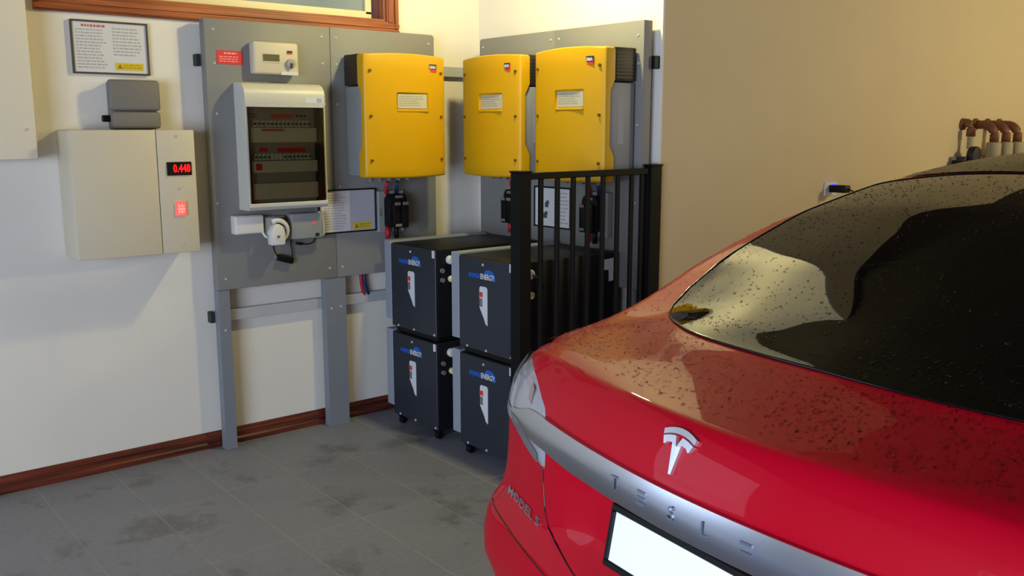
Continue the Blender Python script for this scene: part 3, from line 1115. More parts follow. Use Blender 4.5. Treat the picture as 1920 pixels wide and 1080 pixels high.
# ------------------------------------------------------------------ battery stacks
def make_module(upper, label):
    t = thing('battery_module', label, 'battery', (0, 0, 0), 0, 'battery modules stacked in the corner')
    w, d = 0.395, 0.63
    h = 0.425 if upper else 0.437
    z0 = 0.0 if upper else 0.047
    z1 = z0 + h
    MB().box(0, w, 0.004, d, z0, z1, 0.004).build('casing', M_batside, t, 30)
    f = MB().box(0.002, w - 0.004, -0.004, 0.004, z0 + 0.004, z1 - 0.003, 0.002, 1).build('front_panel', M_bat, t)
    MB().box(-0.058, -0.001, -0.004, d - 0.02, z0 + (0.035 if upper else 0.043), z1 + 0.008, 0.002, 1).build('side_board', M_strip, t)
    text('blue_lettering', 'ampetus', 0.040, M_blue, f, (0.118, -0.0048, z1 - 0.078), 0.0008, sx=0.62)
    text('white_lettering', 'ENERGY', 0.034, M_label, f, (0.212, -0.0052, z1 - 0.081), 0.0008, sx=0.78)
    mb = MB()
    pts = []
    cx, cz = 0.222, z1 - 0.090
    for k in range(13):
        a = math.radians(128 - k * 11)
        pts.append((cx + 0.047 * math.cos(a), cz + 0.043 * math.sin(a)))
    for k in range(13):
        a = math.radians(-4 + k * 11)
        pts.append((cx - 0.006 + 0.043 * math.cos(a), cz - 0.004 + 0.028 * math.sin(a)))
    mb.prism(pts, -0.0046, -0.004)
    mb.build('blue_swoosh', M_blue, f)
    lx, lz = 0.186, z1 - 0.298
    mb = MB()
    mb.prism([(lx - 0.028, lz + 0.166), (lx - 0.020, lz + 0.174), (lx + 0.020, lz + 0.174), (lx + 0.028, lz + 0.166), (lx + 0.028, lz), (lx + 0.014, lz + 0.008), (lx + 0.004, lz + 0.030), (lx - 0.028, lz + 0.078)], -0.008, -0.004, 0.001)
    lb = mb.build('white_label', M_label, f)
    MB().box(lx - 0.029, lx - 0.008, -0.0088, -0.008, lz + 0.128, lz + 0.146).build('label_red_mark', M_redmark, lb) if False else None
    MB().box(lx - 0.030, lx - 0.004, -0.0088, -0.004, lz + 0.126, lz + 0.148).build('red_mark', M_redmark, f)
    MB().box(lx - 0.026, lx - 0.006, -0.0088, -0.004, lz + 0.082, lz + 0.120).build('grey_mark', M_greybox, f)
    mb = MB()
    mb.box(w - 0.030, w - 0.010, -0.0052, -0.004, z1 - 0.040, z1 - 0.004)
    cr = mb.build('corner_label', M_label, f)
    for (x, z) in ((0.18, z1 - 0.028), (0.06, z0 + 0.012), (0.2, z0 + 0.012), (w - 0.02, z0 + 0.014)):
        s = bpy.data.objects.new('bolt', screw_me)
        C.objects.link(s)
        s.parent = t
        s.location = (x, -0.004, z)
    # connectors on the right side
    mb = MB()
    mb.cyl((w + 0.014, 0.072, z1 - 0.050), (1, 0, 0), 0.021, 0.028, 18, bev=0.005)
    mb.build('white_connector', M_white, t, 40)
    mb = MB()
    mb.cyl((w + 0.012, 0.078, z1 - 0.142), (1, 0, 0), 0.016, 0.024, 16, bev=0.004)
    mb.build('cream_connector', M_sash, t, 40)
    mb = MB()
    for dz in (-0.100, -0.145):
        mb.cyl((w + 0.006, 0.030, z1 + dz), (1, 0, 0), 0.011, 0.012, 12)
    mb.build('grey_stud', M_greybox, t, 40)
    mb = MB()
    mb.tube([(w + 0.02, 0.075, z1 - 0.05), (w + 0.05, 0.10, z1 - 0.07), (w + 0.055, 0.115, z1 - 0.11), (w + 0.03, 0.09, z1 - 0.14)], 0.006, 8)
    mb.build('link_cable', M_black, t)
    if upper:
        mb = MB()
        for x in (0.04, w - 0.04):
            for y in (0.05, d - 0.06):
                mb.box(x - 0.022, x + 0.022, y - 0.03, y + 0.03, -0.023, 0.0, 0.003)
        mb.build('foot', M_black, t)
        MB().box(0.02, w - 0.02, 0.012, d - 0.02, -0.021, 0.0).build('spacer', M_black, t)
    else:
        for (x, y) in ((0.045, 0.022), (w - 0.03, 0.022), (0.045, d - 0.05), (w - 0.03, d - 0.05)):
            c = MB().cyl((x, y, 0.019), (1, 0, 0), 0.019, 0.026, 16, bev=0.003).build('castor_wheel', M_black, t, 40)
            mb = MB()
            mb.box(x - 0.018, x - 0.014, y - 0.012, y + 0.012, 0.016, 0.047)
            mb.box(x + 0.014, x + 0.018, y - 0.012, y + 0.012, 0.016, 0.047)
            mb.box(x - 0.022, x + 0.022, y - 0.018, y + 0.018, 0.040, 0.047)
            mb.build('castor_fork', M_blackmetal, t)
    return t


BX1, BX2, BY = 0.225, 0.803, 2.465
up1 = make_module(True, 'dark battery module, upper one of the left stack')
up1.location = (BX1, BY, 0.511)
lo1 = make_module(False, 'dark battery module on castors, lower one of the left stack')
lo1.location = (BX1, BY, 0.0)
up2 = dup(up1, (BX2, BY, 0.511), 0, 'dark battery module, upper one of the right stack beside the gate post')
dup(lo1, (BX2, BY, 0.0), 0, 'dark battery module on castors, lower one of the right stack behind the tail lamp')
mb = MB()
mb.prism([(0.520, 0.395), (0.595, 0.400), (0.597, 0.295), (0.565, 0.292), (0.564, 0.345), (0.522, 0.350)], 0.3952, 0.3962, 0, 'x')
mb.build('side_label', M_label, up2)

# ------------------------------------------------------------------ black gate beside the batteries
t = thing('gate', 'black metal gate of upright bars standing in front of the batteries', 'gate', (1.336, 0, 0))
MB().box(-0.03, 0.03, 2.352, 2.412, 0.0, 1.326, 0.003).build('post', M_blackmetal, t)
MB().box(-0.034, 0.034, 2.348, 2.416, 1.326, 1.334, 0.003).build('post_cap', M_blackmetal, t)
MB().box(-0.024, 0.024, 3.125, 3.195, 0.0, 1.332, 0.003).build('post', M_blackmetal, t)
MB().box(-0.025, 0.028, 3.121, 3.197, 1.332, 1.342, 0.003).build('post_cap', M_blackmetal, t)
MB().box(-0.014, 0.014, 2.412, 3.125, 1.298, 1.325, 0.003).build('top_rail', M_blackmetal, t)
MB().box(-0.014, 0.014, 2.412, 3.125, 0.09, 0.12, 0.003).build('bottom_rail', M_blackmetal, t)
bar0 = None
for y in (2.488, 2.579, 2.669, 2.754, 2.844, 2.934, 3.022, 3.088):
    if bar0 is None:
        bar0 = MB().box(-0.009, 0.009, -0.009, 0.009, 0.105, 1.31, 0.002, 1).build('bar', M_blackmetal, t)
        bar0.location = (0, y, 0)
    else:
        part_copy(bar0, t, (0, y, 0))

# ------------------------------------------------------------------ return wall: outlet with charger, pipes
t = thing('wall_outlet', 'white wall outlet on the tan wall above the car', 'outlet', (1.337, 4.55, 1.135), LEFT)
MB().box(0, 0.115, -0.010, 0, 0, 0.075, 0.002, 1).build('face_plate', M_white, t)
t2 = thing('charger_plug', 'black charger with a blue light plugged into the white wall outlet', 'charger', (1.348, 4.58, 1.155), LEFT)
mb = MB()
mb.prism([(0.0, 0.0), (0.055, 0.0), (0.055, 0.040), (0.0, 0.040)], -0.10, 0.0, 0.006)
mb.build('charger_body', M_black, t2, 40)
MB().box(0.010, 0.030, -0.03, -0.012, 0.040, 0.044).build('blue_light', M_blueled, t2)
mb = MB()
mb.tube([(0.03, -0.10, 0.020), (0.03, -0.13, 0.010), (0.032, -0.18, -0.03), (0.03, -0.19, -0.12), (0.03, -0.15, -0.6)], 0.004, 8)
mb.build('cord', M_black, t2)

t = thing('pipe_manifold', 'row of old copper pipe elbows with pale lagged valves on the tan wall', 'pipes', (1.337, 6.05, 1.30), LEFT)
MB().box(-0.08, 0.78, -0.02, 0, -0.05, 0.02, 0.004).build('mounting_board', M_greybox, t)
for k in range(4):
    x = 0.06 + k * 0.175
    mb = MB()
    if k == 0:
        pth = [(x, 0.0, 0.235), (x, -0.035, 0.235), (x, -0.055, 0.225), (x, -0.062, 0.20), (x, -0.062, 0.15)]
    else:
        pth = [(x - 0.0, 0.0, 0.225)] + [(x, -0.06 - 0.075 * math.sin(a), 0.150 + 0.075 * math.cos(a)) for a in [0, 0.25, 0.5, 0.8, 1.1, 1.35, 1.57]] + [(x, -0.135, 0.11)]
    mb.tube(pth, 0.028, 14)
    mb.build('pipe_elbow', M_copper, t)
    MB().cyl((x, -0.008, 0.228), (0, -1, 0), 0.038, 0.020, 20, bev=0.003).build('wall_flange', M_copper, t, 40)
    if k:
        MB().cyl((x, -0.135, 0.055), (0, 0, 1), 0.046, 0.115, 18, bev=0.012).build('lagged_valve', M_valve, t, 40)
        MB().cyl((x, -0.135, -0.05), (0, 0, 1), 0.026, 0.10, 14).build('riser', M_copper, t, 40)
    else:
        MB().cyl((x, -0.062, 0.115), (0, 0, 1), 0.020, 0.09, 14).build('pale_stem', M_valve, t, 40)
mb = MB()
mb.cyl((0.055, -0.095, 0.025), (0, -1, 0), 0.062, 0.05, 24, bev=0.01)
mb.build('dark_gauge', mat('purple_black_plastic', (30, 20, 24), 0.5), t, 40)
MB().box(-0.09, 0.02, -0.09, -0.02, -0.035, 0.0, 0.004).build('bracket', M_black, t)

#CAR#
# ------------------------------------------------------------------ the car: surface functions (u across, v along from tail, z up)
CB = np.array([(0, 0), (.15, .006), (.3, .022), (.45, .05), (.58, .085), (.685, .122), (.762, .172), (.818, .245), (.855, .34), (.888, .47),
               (.912, .66), (.938, .9), (.955, 1.2), (.965, 1.6), (.962, 2.2), (.955, 2.8), (.95, 3.3), (.945, 3.7), (.91, 4.1),
               (.83, 4.5), (.65, 4.8), (.33, 4.93), (0, 4.97)], float)
CE = np.array([(0, .05, 1.03), (.15, .056, 1.03), (.3, .077, 1.03), (.44, .105, 1.028), (.553, .14, 1.022), (.636, .185, 1.012), (.697, .24, 1.003),
               (.742, .31, .995), (.775, .40, .992), (.803, .52, .992), (.828, .69, .996), (.85, .91, 1.0), (.865, 1.2, .995), (.87, 1.6, .985),
               (.87, 2.2, .97), (.87, 2.8, .96), (.87, 3.3, .955), (.86, 3.7, .92), (.83, 4.08, .86), (.75, 4.42, .78), (.58, 4.68, .70),
               (.3, 4.82, .67), (0, 4.86, .66)], float)
NC = len(CB) - 1


def crom(P, a):
    """Catmull-Rom through rows of P at real index a (even mirror at both ends)"""
    a = min(max(a, 0.0), NC - 1e-6)
    i = int(a)
    f = a - i

    def g(k):
        if k < 0:
            q = P[-k].copy()
            q[0] = -q[0]
            return q
        if k > NC:
            q = P[2 * NC - k].copy()
            q[0] = -q[0]
            return q
        return P[k]
    p0, p1, p2, p3 = g(i - 1), g(i), g(i + 1), g(i + 2)
    return 0.5 * (2 * p1 + (p2 - p0) * f + (2 * p0 - 5 * p1 + 4 * p2 - p3) * f * f + (3 * p1 - p0 - 3 * p2 + p3) * f ** 3)


def pchip(xs, ys, x):
    xs = np.asarray(xs, float)
    ys = np.asarray(ys, float)
    h = np.diff(xs)
    d = np.diff(ys) / h
    m = np.zeros(len(xs))
    m[0], m[-1] = d[0], d[-1]
    for i in range(1, len(xs) - 1):
        if d[i - 1] * d[i] > 0:
            w1, w2 = 2 * h[i] + h[i - 1], h[i] + 2 * h[i - 1]
            m[i] = (w1 + w2) / (w1 / d[i - 1] + w2 / d[i])
    x = min(max(x, xs[0]), xs[-1])
    i = min(int(np.searchsorted(xs, x, 'right')) - 1, len(xs) - 2)
    t = (x - xs[i]) / h[i]
    return ((1 + 2 * t) * (1 - t) ** 2 * ys[i] + t * (1 - t) ** 2 * h[i] * m[i] + t * t * (3 - 2 * t) * ys[i + 1] + t * t * (t - 1) * h[i] * m[i + 1])


def sstep(x, a, b):
    t = min(max((x - a) / (b - a), 0.0), 1.0)
    return t * t * (3 - 2 * t)


Z0 = 0.22
GT_Z = [.22, .30, .38, .45, .52, .57, .63, .650, .662, .69, .72, .80, .86, .91, .955, .985, 1.005, 1.015, 1.022, 1.027, 1.03]
GT_G = [2.2, .9, .1, -.55, -.85, -.85, -.65, -.52, -.40, -.26, -.18, -.12, -.10, -.02, .14, .34, .52, .64, .75, .86, 1.0]
GS_Z = [.22, .32, .45, .60, .80, .90, .95, .985, 1.005, 1.02, 1.03]
GS_G = [.55, .15, .0, -.03, .02, .12, .25, .45, .65, .85, 1.0]


def tailpos(a, z):
    """point of the lower shell: a = outline index (sign = side), z = height on the 0.22..1.03 scale"""
    s = 1 if a >= 0 else -1
    aa = abs(a)
    B = crom(CB, aa)
    E = crom(CE, aa)
    gt = pchip(GT_Z, GT_G, z)
    gs = pchip(GS_Z, GS_G, z)
    w = sstep(aa, 5.0, 8.5)
    g = gt * (1 - w) + gs * w
    q = B[:2] + (E[:2] - B[:2]) * g
    # number plate recess between the panel gaps
    rec = 0.034 * (1 - sstep(abs(q[0]), 0.24, 0.42)) * sstep(z, .67, .715) * (1 - sstep(z, .838, .862))
    # dished lid below the lamps
    zz = Z0 + (E[2] - Z0) * (z - Z0) / (1.03 - Z0)
    return np.array([s * q[0], q[1] + rec, zz])


def tail_at(u, z, off=0.0):
    """point of the tail at lateral position u, moved out along the surface normal"""
    lo, hi = 0.0, 9.0
    for _ in range(26):
        m = (lo + hi) / 2
        if tailpos(m, z)[0] < abs(u):
            lo = m
        else:
            hi = m
    a = lo if u >= 0 else -lo
    return tail_a(a, z, off)


def tail_a(a, z, off=0.0):
    p = tailpos(a, z)
    if off == 0:
        return p
    e = 0.02
    sgn = 1
    du = tailpos(a + e, z) - tailpos(a - e, z)
    if abs(a) < e:
        du = np.array([1.0, 0, 0])
    z_hi = min(z + 0.006, 1.03)
    dz = tailpos(a, z_hi) - tailpos(a, z_hi - 0.012)
    n = np.cross(du, dz)
    n /= np.linalg.norm(n)
    if n[1] > 0 and abs(a) < 9:
        n = -n
    return p + n * off


TV = [.05, .2, .345, .42, .5, .6, .7, .85, 1.0, 1.4, 1.9, 2.5, 3.0, 3.5, 3.7, 4.2, 4.6, 4.86]
TT = [
    [(0, 1.03), (.3, 1.03), (.5, 1.026), (.62, 1.014), (.72, 1.0), (.9, .97)],
    [(0, 1.050), (.3, 1.047), (.5, 1.039), (.62, 1.025), (.70, 1.008), (.77, .99)],
    [(0, 1.070), (.3, 1.064), (.5, 1.053), (.62, 1.043), (.70, 1.030), (.775, .992)],
    [(0, 1.102), (.3, 1.090), (.5, 1.066), (.62, 1.047), (.70, 1.044), (.785, .992)],
    [(0, 1.138), (.3, 1.122), (.5, 1.088), (.61, 1.068), (.70, 1.066), (.80, .992)],
    [(0, 1.180), (.3, 1.167), (.5, 1.138), (.61, 1.117), (.69, 1.112), (.815, .993)],
    [(0, 1.222), (.3, 1.213), (.5, 1.190), (.605, 1.175), (.675, 1.166), (.83, .996)],
    [(0, 1.280), (.3, 1.272), (.5, 1.250), (.60, 1.236), (.66, 1.226), (.842, .998)],
    [(0, 1.330), (.3, 1.323), (.5, 1.303), (.60, 1.285), (.65, 1.270), (.855, 1.0)],
    [(0, 1.405), (.3, 1.40), (.5, 1.383), (.59, 1.366), (.645, 1.340), (.868, .99)],
    [(0, 1.438), (.3, 1.436), (.5, 1.427), (.57, 1.417), (.63, 1.392), (.87, .978)],
    [(0, 1.443), (.3, 1.441), (.5, 1.432), (.57, 1.422), (.63, 1.397), (.87, .965)],
    [(0, 1.38), (.3, 1.378), (.5, 1.366), (.57, 1.352), (.62, 1.315), (.87, .96)],
    [(0, 1.12), (.3, 1.118), (.5, 1.108), (.6, 1.09), (.68, 1.06), (.868, .94)],
    [(0, 1.01), (.3, 1.008), (.5, .997), (.6, .985), (.7, .965), (.86, .92)],
    [(0, .94), (.3, .938), (.5, .925), (.6, .915), (.7, .895), (.82, .845)],
    [(0, .85), (.3, .845), (.5, .815), (.55, .80), (.6, .78), (.65, .74)],
    [(0, .66), (.1, .66), (.2, .66), (.25, .66), (.28, .66), (.3, .66)],
]


def ztop(u, v):
    u = abs(u)
    k = min(max(int(np.searchsorted(TV, v, 'right')) - 1, 0), len(TV) - 2)
    ks = [min(max(k + d, 0), len(TV) - 1) for d in (-1, 0, 1, 2)]
    zz = []
    for q in ks:
        xs = [p[0] for p in TT[q]]
        ys = [p[1] for p in TT[q]]
        if u > xs[-1]:
            zz.append(ys[-1] + (u - xs[-1]) * (ys[-1] - ys[-2]) / (xs[-1] - xs[-2]))
        else:
            zz.append(pchip(xs, ys, u))
    f = min(max((v - TV[k]) / (TV[k + 1] - TV[k]), 0), 1)
    h = TV[k + 1] - TV[k]
    m0 = (zz[2] - zz[0]) / max(TV[ks[2]] - TV[ks[0]], 1e-6)
    m1 = (zz[3] - zz[1]) / max(TV[ks[3]] - TV[ks[1]], 1e-6)
    return ((1 + 2 * f) * (1 - f) ** 2 * zz[1] + f * (1 - f) ** 2 * h * m0 + f * f * (3 - 2 * f) * zz[2] + f * f * (f - 1) * h * m1)


SUB = 4
CORNER = 7 * SUB
NOSE = 20 * SUB


def top_rows():
    """rows of the upper surface, each from left edge to right edge"""
    M = CORNER
    rows = []
    ve0, ve1 = crom(CE, 7)[1], crom(CE, 20)[1]
    for k in range(CORNER, NOSE + 1):
        E = crom(CE, k / SUB)
        f = (k - CORNER) / (NOSE - CORNER)
        t = (E[1] - ve0) / (ve1 - ve0)
        vc = 0.05 + (4.86 - 0.05) * t
        # close to the tail the rows keep the curve of the lip, then flatten
        row = []
        for j in range(-M, M + 1):
            s = j / M
            if k == CORNER or k == NOSE:
                aa = abs(j) / SUB if k == CORNER else (22 - (22 - 20) * abs(j) / M)
                q = crom(CE, aa)
                row.append(np.array([math.copysign(q[0], s) if j else 0.0, q[1], q[2]]))
                continue
            q0 = crom(CE, abs(j) / SUB)
            u0, g0 = q0[0] / ve_u0, (q0[1] - 0.05) / (ve0 - 0.05)
            u = E[0] * u0
            v = vc + (E[1] - vc) * g0
            z = ztop(u, v)
            if abs(j) == M:
                z = E[2]
            row.append(np.array([math.copysign(u, s) if j else 0.0, v, z]))
        rows.append(row)
    r0, r1 = rows[0], rows[1]
    mid = []
    for k in range(len(r0)):
        q = r0[k] + (r1[k] - r0[k]) * 0.22
        mid.append(q)
    rows.insert(1, mid)
    return rows


ve_u0 = crom(CE, 7)[0]

CAR_LOC = (3.251, 1.106, 0.0)
CAR_RZ = -math.radians(7.1)
car = thing('sedan', 'wet red sedan parked with its tail towards the camera, rain drops on its glass', 'car', CAR_LOC, CAR_RZ)

# body shell: lower shell rings (bottom to shoulder) + upper surface rows
ZL = [.22, .27, .33, .39, .45, .51, .56, .61, .64, .657, .675, .70, .73, .76, .80, .835, .865, .895, .925, .95, .97, .985, .998, 1.008, 1.016, 1.022, 1.026, 1.0285, 1.03]
ring_idx = list(range(-NC * SUB + 1, NC * SUB + 1))      # closed loop around the car
bm = bmesh.new()
low = []
for z in ZL:
    low.append([bm.verts.new(tailpos(k / SUB, z)) for k in ring_idx])
n_ring = len(ring_idx)
for i in range(len(ZL) - 1):
    for j in range(n_ring):
        j2 = (j + 1) % n_ring
        bm.faces.new((low[i][j], low[i][j2], low[i + 1][j2], low[i + 1][j]))
bm.faces.new([low[0][j] for j in range(n_ring)][::-1])
rows = top_rows()

# outline of the hatch glass
GB = [(0, .345), (.10, .347), (.2, .352), (.3, .362), (.39, .380), (.46, .410), (.52, .446), (.567, .488), (.597, .536), (.609, .590)]


def glass_bottom(u):
    us = [g[0] for g in GB]
    return pchip(us, [g[1] for g in GB], abs(u))


def glass_side(v):
    return np.interp(v, [.345, .410, .446, .488, .536, .59, .7, 1.0, 1.30], [0, .46, .52, .567, .597, .609, .604, .597, .582])


GT_TOP = 1.30


def in_glass(p, m):
    u, v = abs(p[0]), p[1]
    return u < 0.60 and v > glass_bottom(min(u, .6)) + m and v < GT_TOP - m and u < glass_side(v) - m


top = []
for r in rows:
    top.append([bm.verts.new(p) for p in r])
hole = []
for i in range(len(top) - 1):
    for j in range(len(top[0]) - 1):
        q = [rows[i][j], rows[i][j + 1], rows[i + 1][j + 1], rows[i + 1][j]]
        if all(in_glass(p, 0.012) for p in q):
            continue
        try:
            bm.faces.new((top[i][j], top[i][j + 1], top[i + 1][j + 1], top[i + 1][j]))
        except ValueError:
            pass
# wheel arches
for f in list(bm.faces):
    pass
bmesh.ops.remove_doubles(bm, verts=bm.verts, dist=0.0006)
bmesh.ops.recalc_face_normals(bm, faces=bm.faces)
# relax the rolled shoulders a little
sel = [v for v in bm.verts if abs(v.co.x) > 0.60 and v.co.z > 0.93 and v.co.z < 1.05 and v.co.y < 0.65 and not v.is_boundary and not in_glass(v.co, -0.05)]
for _ in range(3):
    bmesh.ops.smooth_vert(bm, verts=sel, factor=0.35, use_axis_x=True, use_axis_y=True, use_axis_z=True)
for f in bm.faces:
    f.smooth = True
mb = MB()
mb.bm.free()
mb.bm = bm
body = mb.build('body', M_paint, car)
WH = ((0.99, 0.82), (3.95, 0.82))
cut = MB()
for (v, u) in WH:
    for s in (-1, 1):
        cut.cyl((s * 0.90, v, 0.345), (1, 0, 0), 0.375, 0.34, 40)
cutter = cut.build('cutter', M_black)
boolean(body, cutter)
for p in body.data.polygons:
    p.use_smooth = True
body.data.set_sharp_from_angle(angle=math.radians(40))
body.data.materials.clear()
body.data.materials.append(M_paint)

# dark lining under the roof and behind the hatch glass
P = []
for v in np.linspace(0.30, 3.2, 24):
    P.append([(u, v, ztop(u, v) - 0.035) for u in np.linspace(-0.60, 0.60, 21)])
bm = bmesh.new()
V = [[bm.verts.new(p) for p in r] for r in P]
for i in range(len(V) - 1):
    for j in range(len(V[0]) - 1):
        cu = sum(abs(P[a][b][0]) for a in (i, i + 1) for b in (j, j + 1)) / 4
        cvv = (P[i][j][1] + P[i + 1][j][1]) / 2
        if cvv < GT_TOP - 0.02 and cu < 0.56:
            continue
        if 2.75 < cvv:
            continue
        bm.faces.new((V[i][j], V[i][j + 1], V[i + 1][j + 1], V[i + 1][j]))
mb = MB()
mb.bm.free()
mb.bm = bm
mb.build('roof_lining', M_liner, car)
mb = MB()
mb.box(-0.60, 0.60, 0.33, 0.55, 0.985, 0.995)
mb.box(-0.66, 0.66, 0.55, 1.5, 0.965, 0.985)
mb.box(-0.70, -0.655, 1.05, 2.9, 0.6, 1.10)
mb.box(0.655, 0.70, 1.05, 2.9, 0.6, 1.10)
mb.build('parcel_shelf', M_liner, car)
for u in (-0.36, 0.0, 0.36):
    mb = MB()
    mb.box(u - 0.15 + 0.03, u + 0.15 - 0.03, 1.52, 1.62, 1.10, 1.22, 0.03, 3)
    mb.box(u - 0.17, u + 0.17, 1.50, 1.66, 0.60, 1.09, 0.04, 3)
    mb.build('rear_seat_back', M_liner, car, 40)
for u in (-0.38, 0.38):
    MB().box(u - 0.24, u + 0.24, 2.35, 2.5, 0.55, 1.24, 0.06, 3).build('front_seat_back', M_liner, car, 40)


def surf_patch(us, vs_of, off=0.004):
    """patch of the upper surface lifted by off"""
    out = []
    for row in us:
        line = []
        for (u, v) in row:
            e = 0.01
            p = np.array([u, v, ztop(u, v)])
            a = np.array([2 * e, 0, ztop(u + e, v) - ztop(u - e, v)])
            b = np.array([0, 2 * e, ztop(u, v + e) - ztop(u, v - e)])
            n = np.cross(a, b)
            n /= np.linalg.norm(n)
            line.append(p + n * off)
        out.append(line)
    return out


def glass_rows(q0, q1, nq, s0=-1.0, s1=1.0, ns=48, inset=0.0):
    us = []
    for i in range(nq + 1):
        q = q0 + (q1 - q0) * i / nq
        row = []
        for j in range(ns + 1):
            s = s0 + (s1 - s0) * j / ns
            sb = math.copysign(abs(s) ** 0.8, s)
            ub = sb * 0.609
            vb = glass_bottom(ub)
            vt = GT_TOP - 0.05 * s * s
            v = vb + (vt - vb) * q
            us_ = glass_side(vt) + (0.609 - glass_side(vt)) * (1 - q)
            row.append((sb * us_, v))
        us.append(row)
    return us


mb = MB()
mb.grid(surf_patch(glass_rows(0, 1, 34), None, 0.004))
rw = mb.build('rear_window', M_carglass, car)
# black printed border behind the glass edge
mb = MB()
mb.grid(surf_patch(glass_rows(0, 0.045, 2), None, 0.001))
mb.grid(surf_patch(glass_rows(0.95, 1.0, 2), None, 0.001))
mb.grid(surf_patch(glass_rows(0, 1, 30, -1.0, -0.955, 2), None, 0.001))
mb.grid(surf_patch(glass_rows(0, 1, 30, 0.955, 1.0, 2), None, 0.001))
mb.build('black_border', M_trim, rw)
# thin seal around the glass
loop = glass_rows(0, 1, 34)
edge = [loop[0][j] for j in range(49)] + [loop[i][48] for i in range(1, 35)] + [loop[34][j] for j in range(47, -1, -1)] + [loop[i][0] for i in range(33, 0, -1)]
pl = [p for p in surf_patch([edge + edge[:1]], None, 0.003)[0]]
MB().tube(pl, 0.0035, 6, cap=False).build('window_seal', M_trim, car)

# roof glass, windscreen, side windows
mb = MB()
mb.grid(surf_patch([[(0.555 * s, v) for s in np.linspace(-1, 1, 25)] for v in np.linspace(1.325, 2.45, 18)], None, 0.004))
mb.build('roof_glass', M_roofglass, car)
mb = MB()
mb.grid(surf_patch([[(0.56 * s * (1 + 0.10 * (v - 2.5)), v) for s in np.linspace(-1, 1, 25)] for v in np.linspace(2.50, 3.55, 18)], None, 0.005))
mb.build('windscreen', M_trim, car)
for s in (-1, 1):
    g = []
    for v in np.linspace(0.95, 2.95, 30):
        ru = np.interp(v, [.8, 1.0, 1.4, 1.9, 2.5, 2.95], [.70, .675, .665, .650, .650, .655])
        bu = np.interp(v, [.8, 1.0, 1.4, 2.95], [.80, .835, .85, .85])
        g.append([(s * (ru + (bu - ru) * t), v) for t in np.linspace(0, 1, 7)])
    mb = MB()
    mb.grid(surf_patch(g, None, 0.006))
    mb.build('side_window', M_trim, car)
    mb = MB()
    mb.tube([p for p in surf_patch([[(s * 0.862, v) for v in np.linspace(0.9, 3.1, 20)]], None, 0.006)[0]], 0.008, 6)
    mb.build('window_trim', M_carchrome, car)
    mb = MB()
    mb.box(s * 0.87 if s > 0 else -1.06, 1.06 if s > 0 else -0.87, 2.80, 2.90, 0.95, 1.09, 0.03, 3)
    mb.build('door_mirror', M_paint, car, 40)


def tail_strip(u0, u1, zb, zt, nu, off, name, m, parent, taper=None, nz=4):
    """raised strip that follows the tail, with its top and bottom edges turned in"""
    P = []
    for j in range(nz + 3):
        row = []
        for i in range(nu + 1):
            u = u0 + (u1 - u0) * i / nu
            k = taper(u) if taper else (0.0, 1.0)
            lo, hi = zb + (zt - zb) * k[0], zb + (zt - zb) * k[1]
            if j == 0:
                row.append(tail_at(u, lo, -0.002))
            elif j == nz + 2:
                row.append(tail_at(u, hi, -0.002))
            else:
                row.append(tail_at(u, lo + (hi - lo) * (j - 1) / nz, off * (0.92 if j in (1, nz + 1) else 1.0)))
        P.append(row)
    mb = MB()
    mb.grid(P)
    o = mb.build(name, m, parent)
    o.data.set_sharp_from_angle(angle=math.radians(35))
    return o


# tail lamps: clear lens wrapped around the corner, darker inner units
def lamp_lo(a):
    return pchip([2.93, 3.5, 4.2, 5.0, 6.5, 9.0], [.804, .814, .832, .845, .856, .886], a)


def lamp_hi(a):
    return pchip([2.93, 3.05, 3.3, 3.75, 4.6, 5.4, 6.5, 9.0], [.902, .930, .950, .975, .990, .988, .968, .910], a)


def mapz(a, z):
    """height in metres to the shell's 0.22..1.03 scale"""
    E = crom(CE, abs(a))
    return Z0 + (z - Z0) * (1.03 - Z0) / (E[2] - Z0)


for s in (-1, 1):
    P = []
    for i in range(31):
        a = 2.93 + (9.0 - 2.93) * (i / 30) ** 1.3
        lo, hi = lamp_lo(a), lamp_hi(a)
        row = []
        for j in range(13):
            f = j / 12
            off = 0.008 * min(1.0, 5 * f, 5 * (1 - f)) ** 0.5 * min(1.0, (i + 0.5) / 2, (30.5 - i) / 4)
            row.append(tail_a(s * a, mapz(a, lo + (hi - lo) * f), off - 0.002))
        P.append(row)
    mb = MB()
    mb.grid(P)
    tl = mb.build('tail_lamp', M_lens, car)
    tl.data.set_sharp_from_angle(angle=math.radians(40))

    def inner(a0, a1, f0, f1, m, nm, off=0.0072):
        P = []
        for i in range(13):
            a = a0 + (a1 - a0) * i / 12
            lo, hi = lamp_lo(a), lamp_hi(a)
            P.append([tail_a(s * a, mapz(a, lo + (hi - lo) * (f0 + (f1 - f0) * j / 4)), off) for j in range(5)])
        mb = MB()
        mb.grid(P)
        return mb.build(nm, m, tl)
    inner(3.12, 5.2, 0.06, 0.22, M_lensdark, 'smoked_lower_unit')
    inner(3.55, 3.75, 0.70, 0.92, M_lensred, 'red_upper_unit')
    inner(5.0, 6.6, 0.52, 0.95, M_lensdark, 'smoked_upper_unit')

# bright bar across the tail with raised letters
strip_tip = 0.64


def bar_taper(u):
    k = sstep(abs(u), 0.49, strip_tip)
    return (0.0 + 0.35 * k, 1.0 - 0.42 * k)


bar = tail_strip(-strip_tip, strip_tip, 0.857, 0.919, 60, 0.012, 'trunk_bar', M_carchrome, car, bar_taper)


def on_tail(me, u0, z0, off, m, name, parent, flat_roll=None):
    """wraps flat lettering (x across, y up, z = thickness) onto the tail"""
    for v in me.vertices:
        x, y, zt = v.co
        v.co = tail_at(u0 + x, z0 + y, off + zt)
    me.materials.clear()
    me.materials.append(m)
    me.update()
    o = bpy.data.objects.new(name, me)
    C.objects.link(o)
    o.parent = parent
    return o


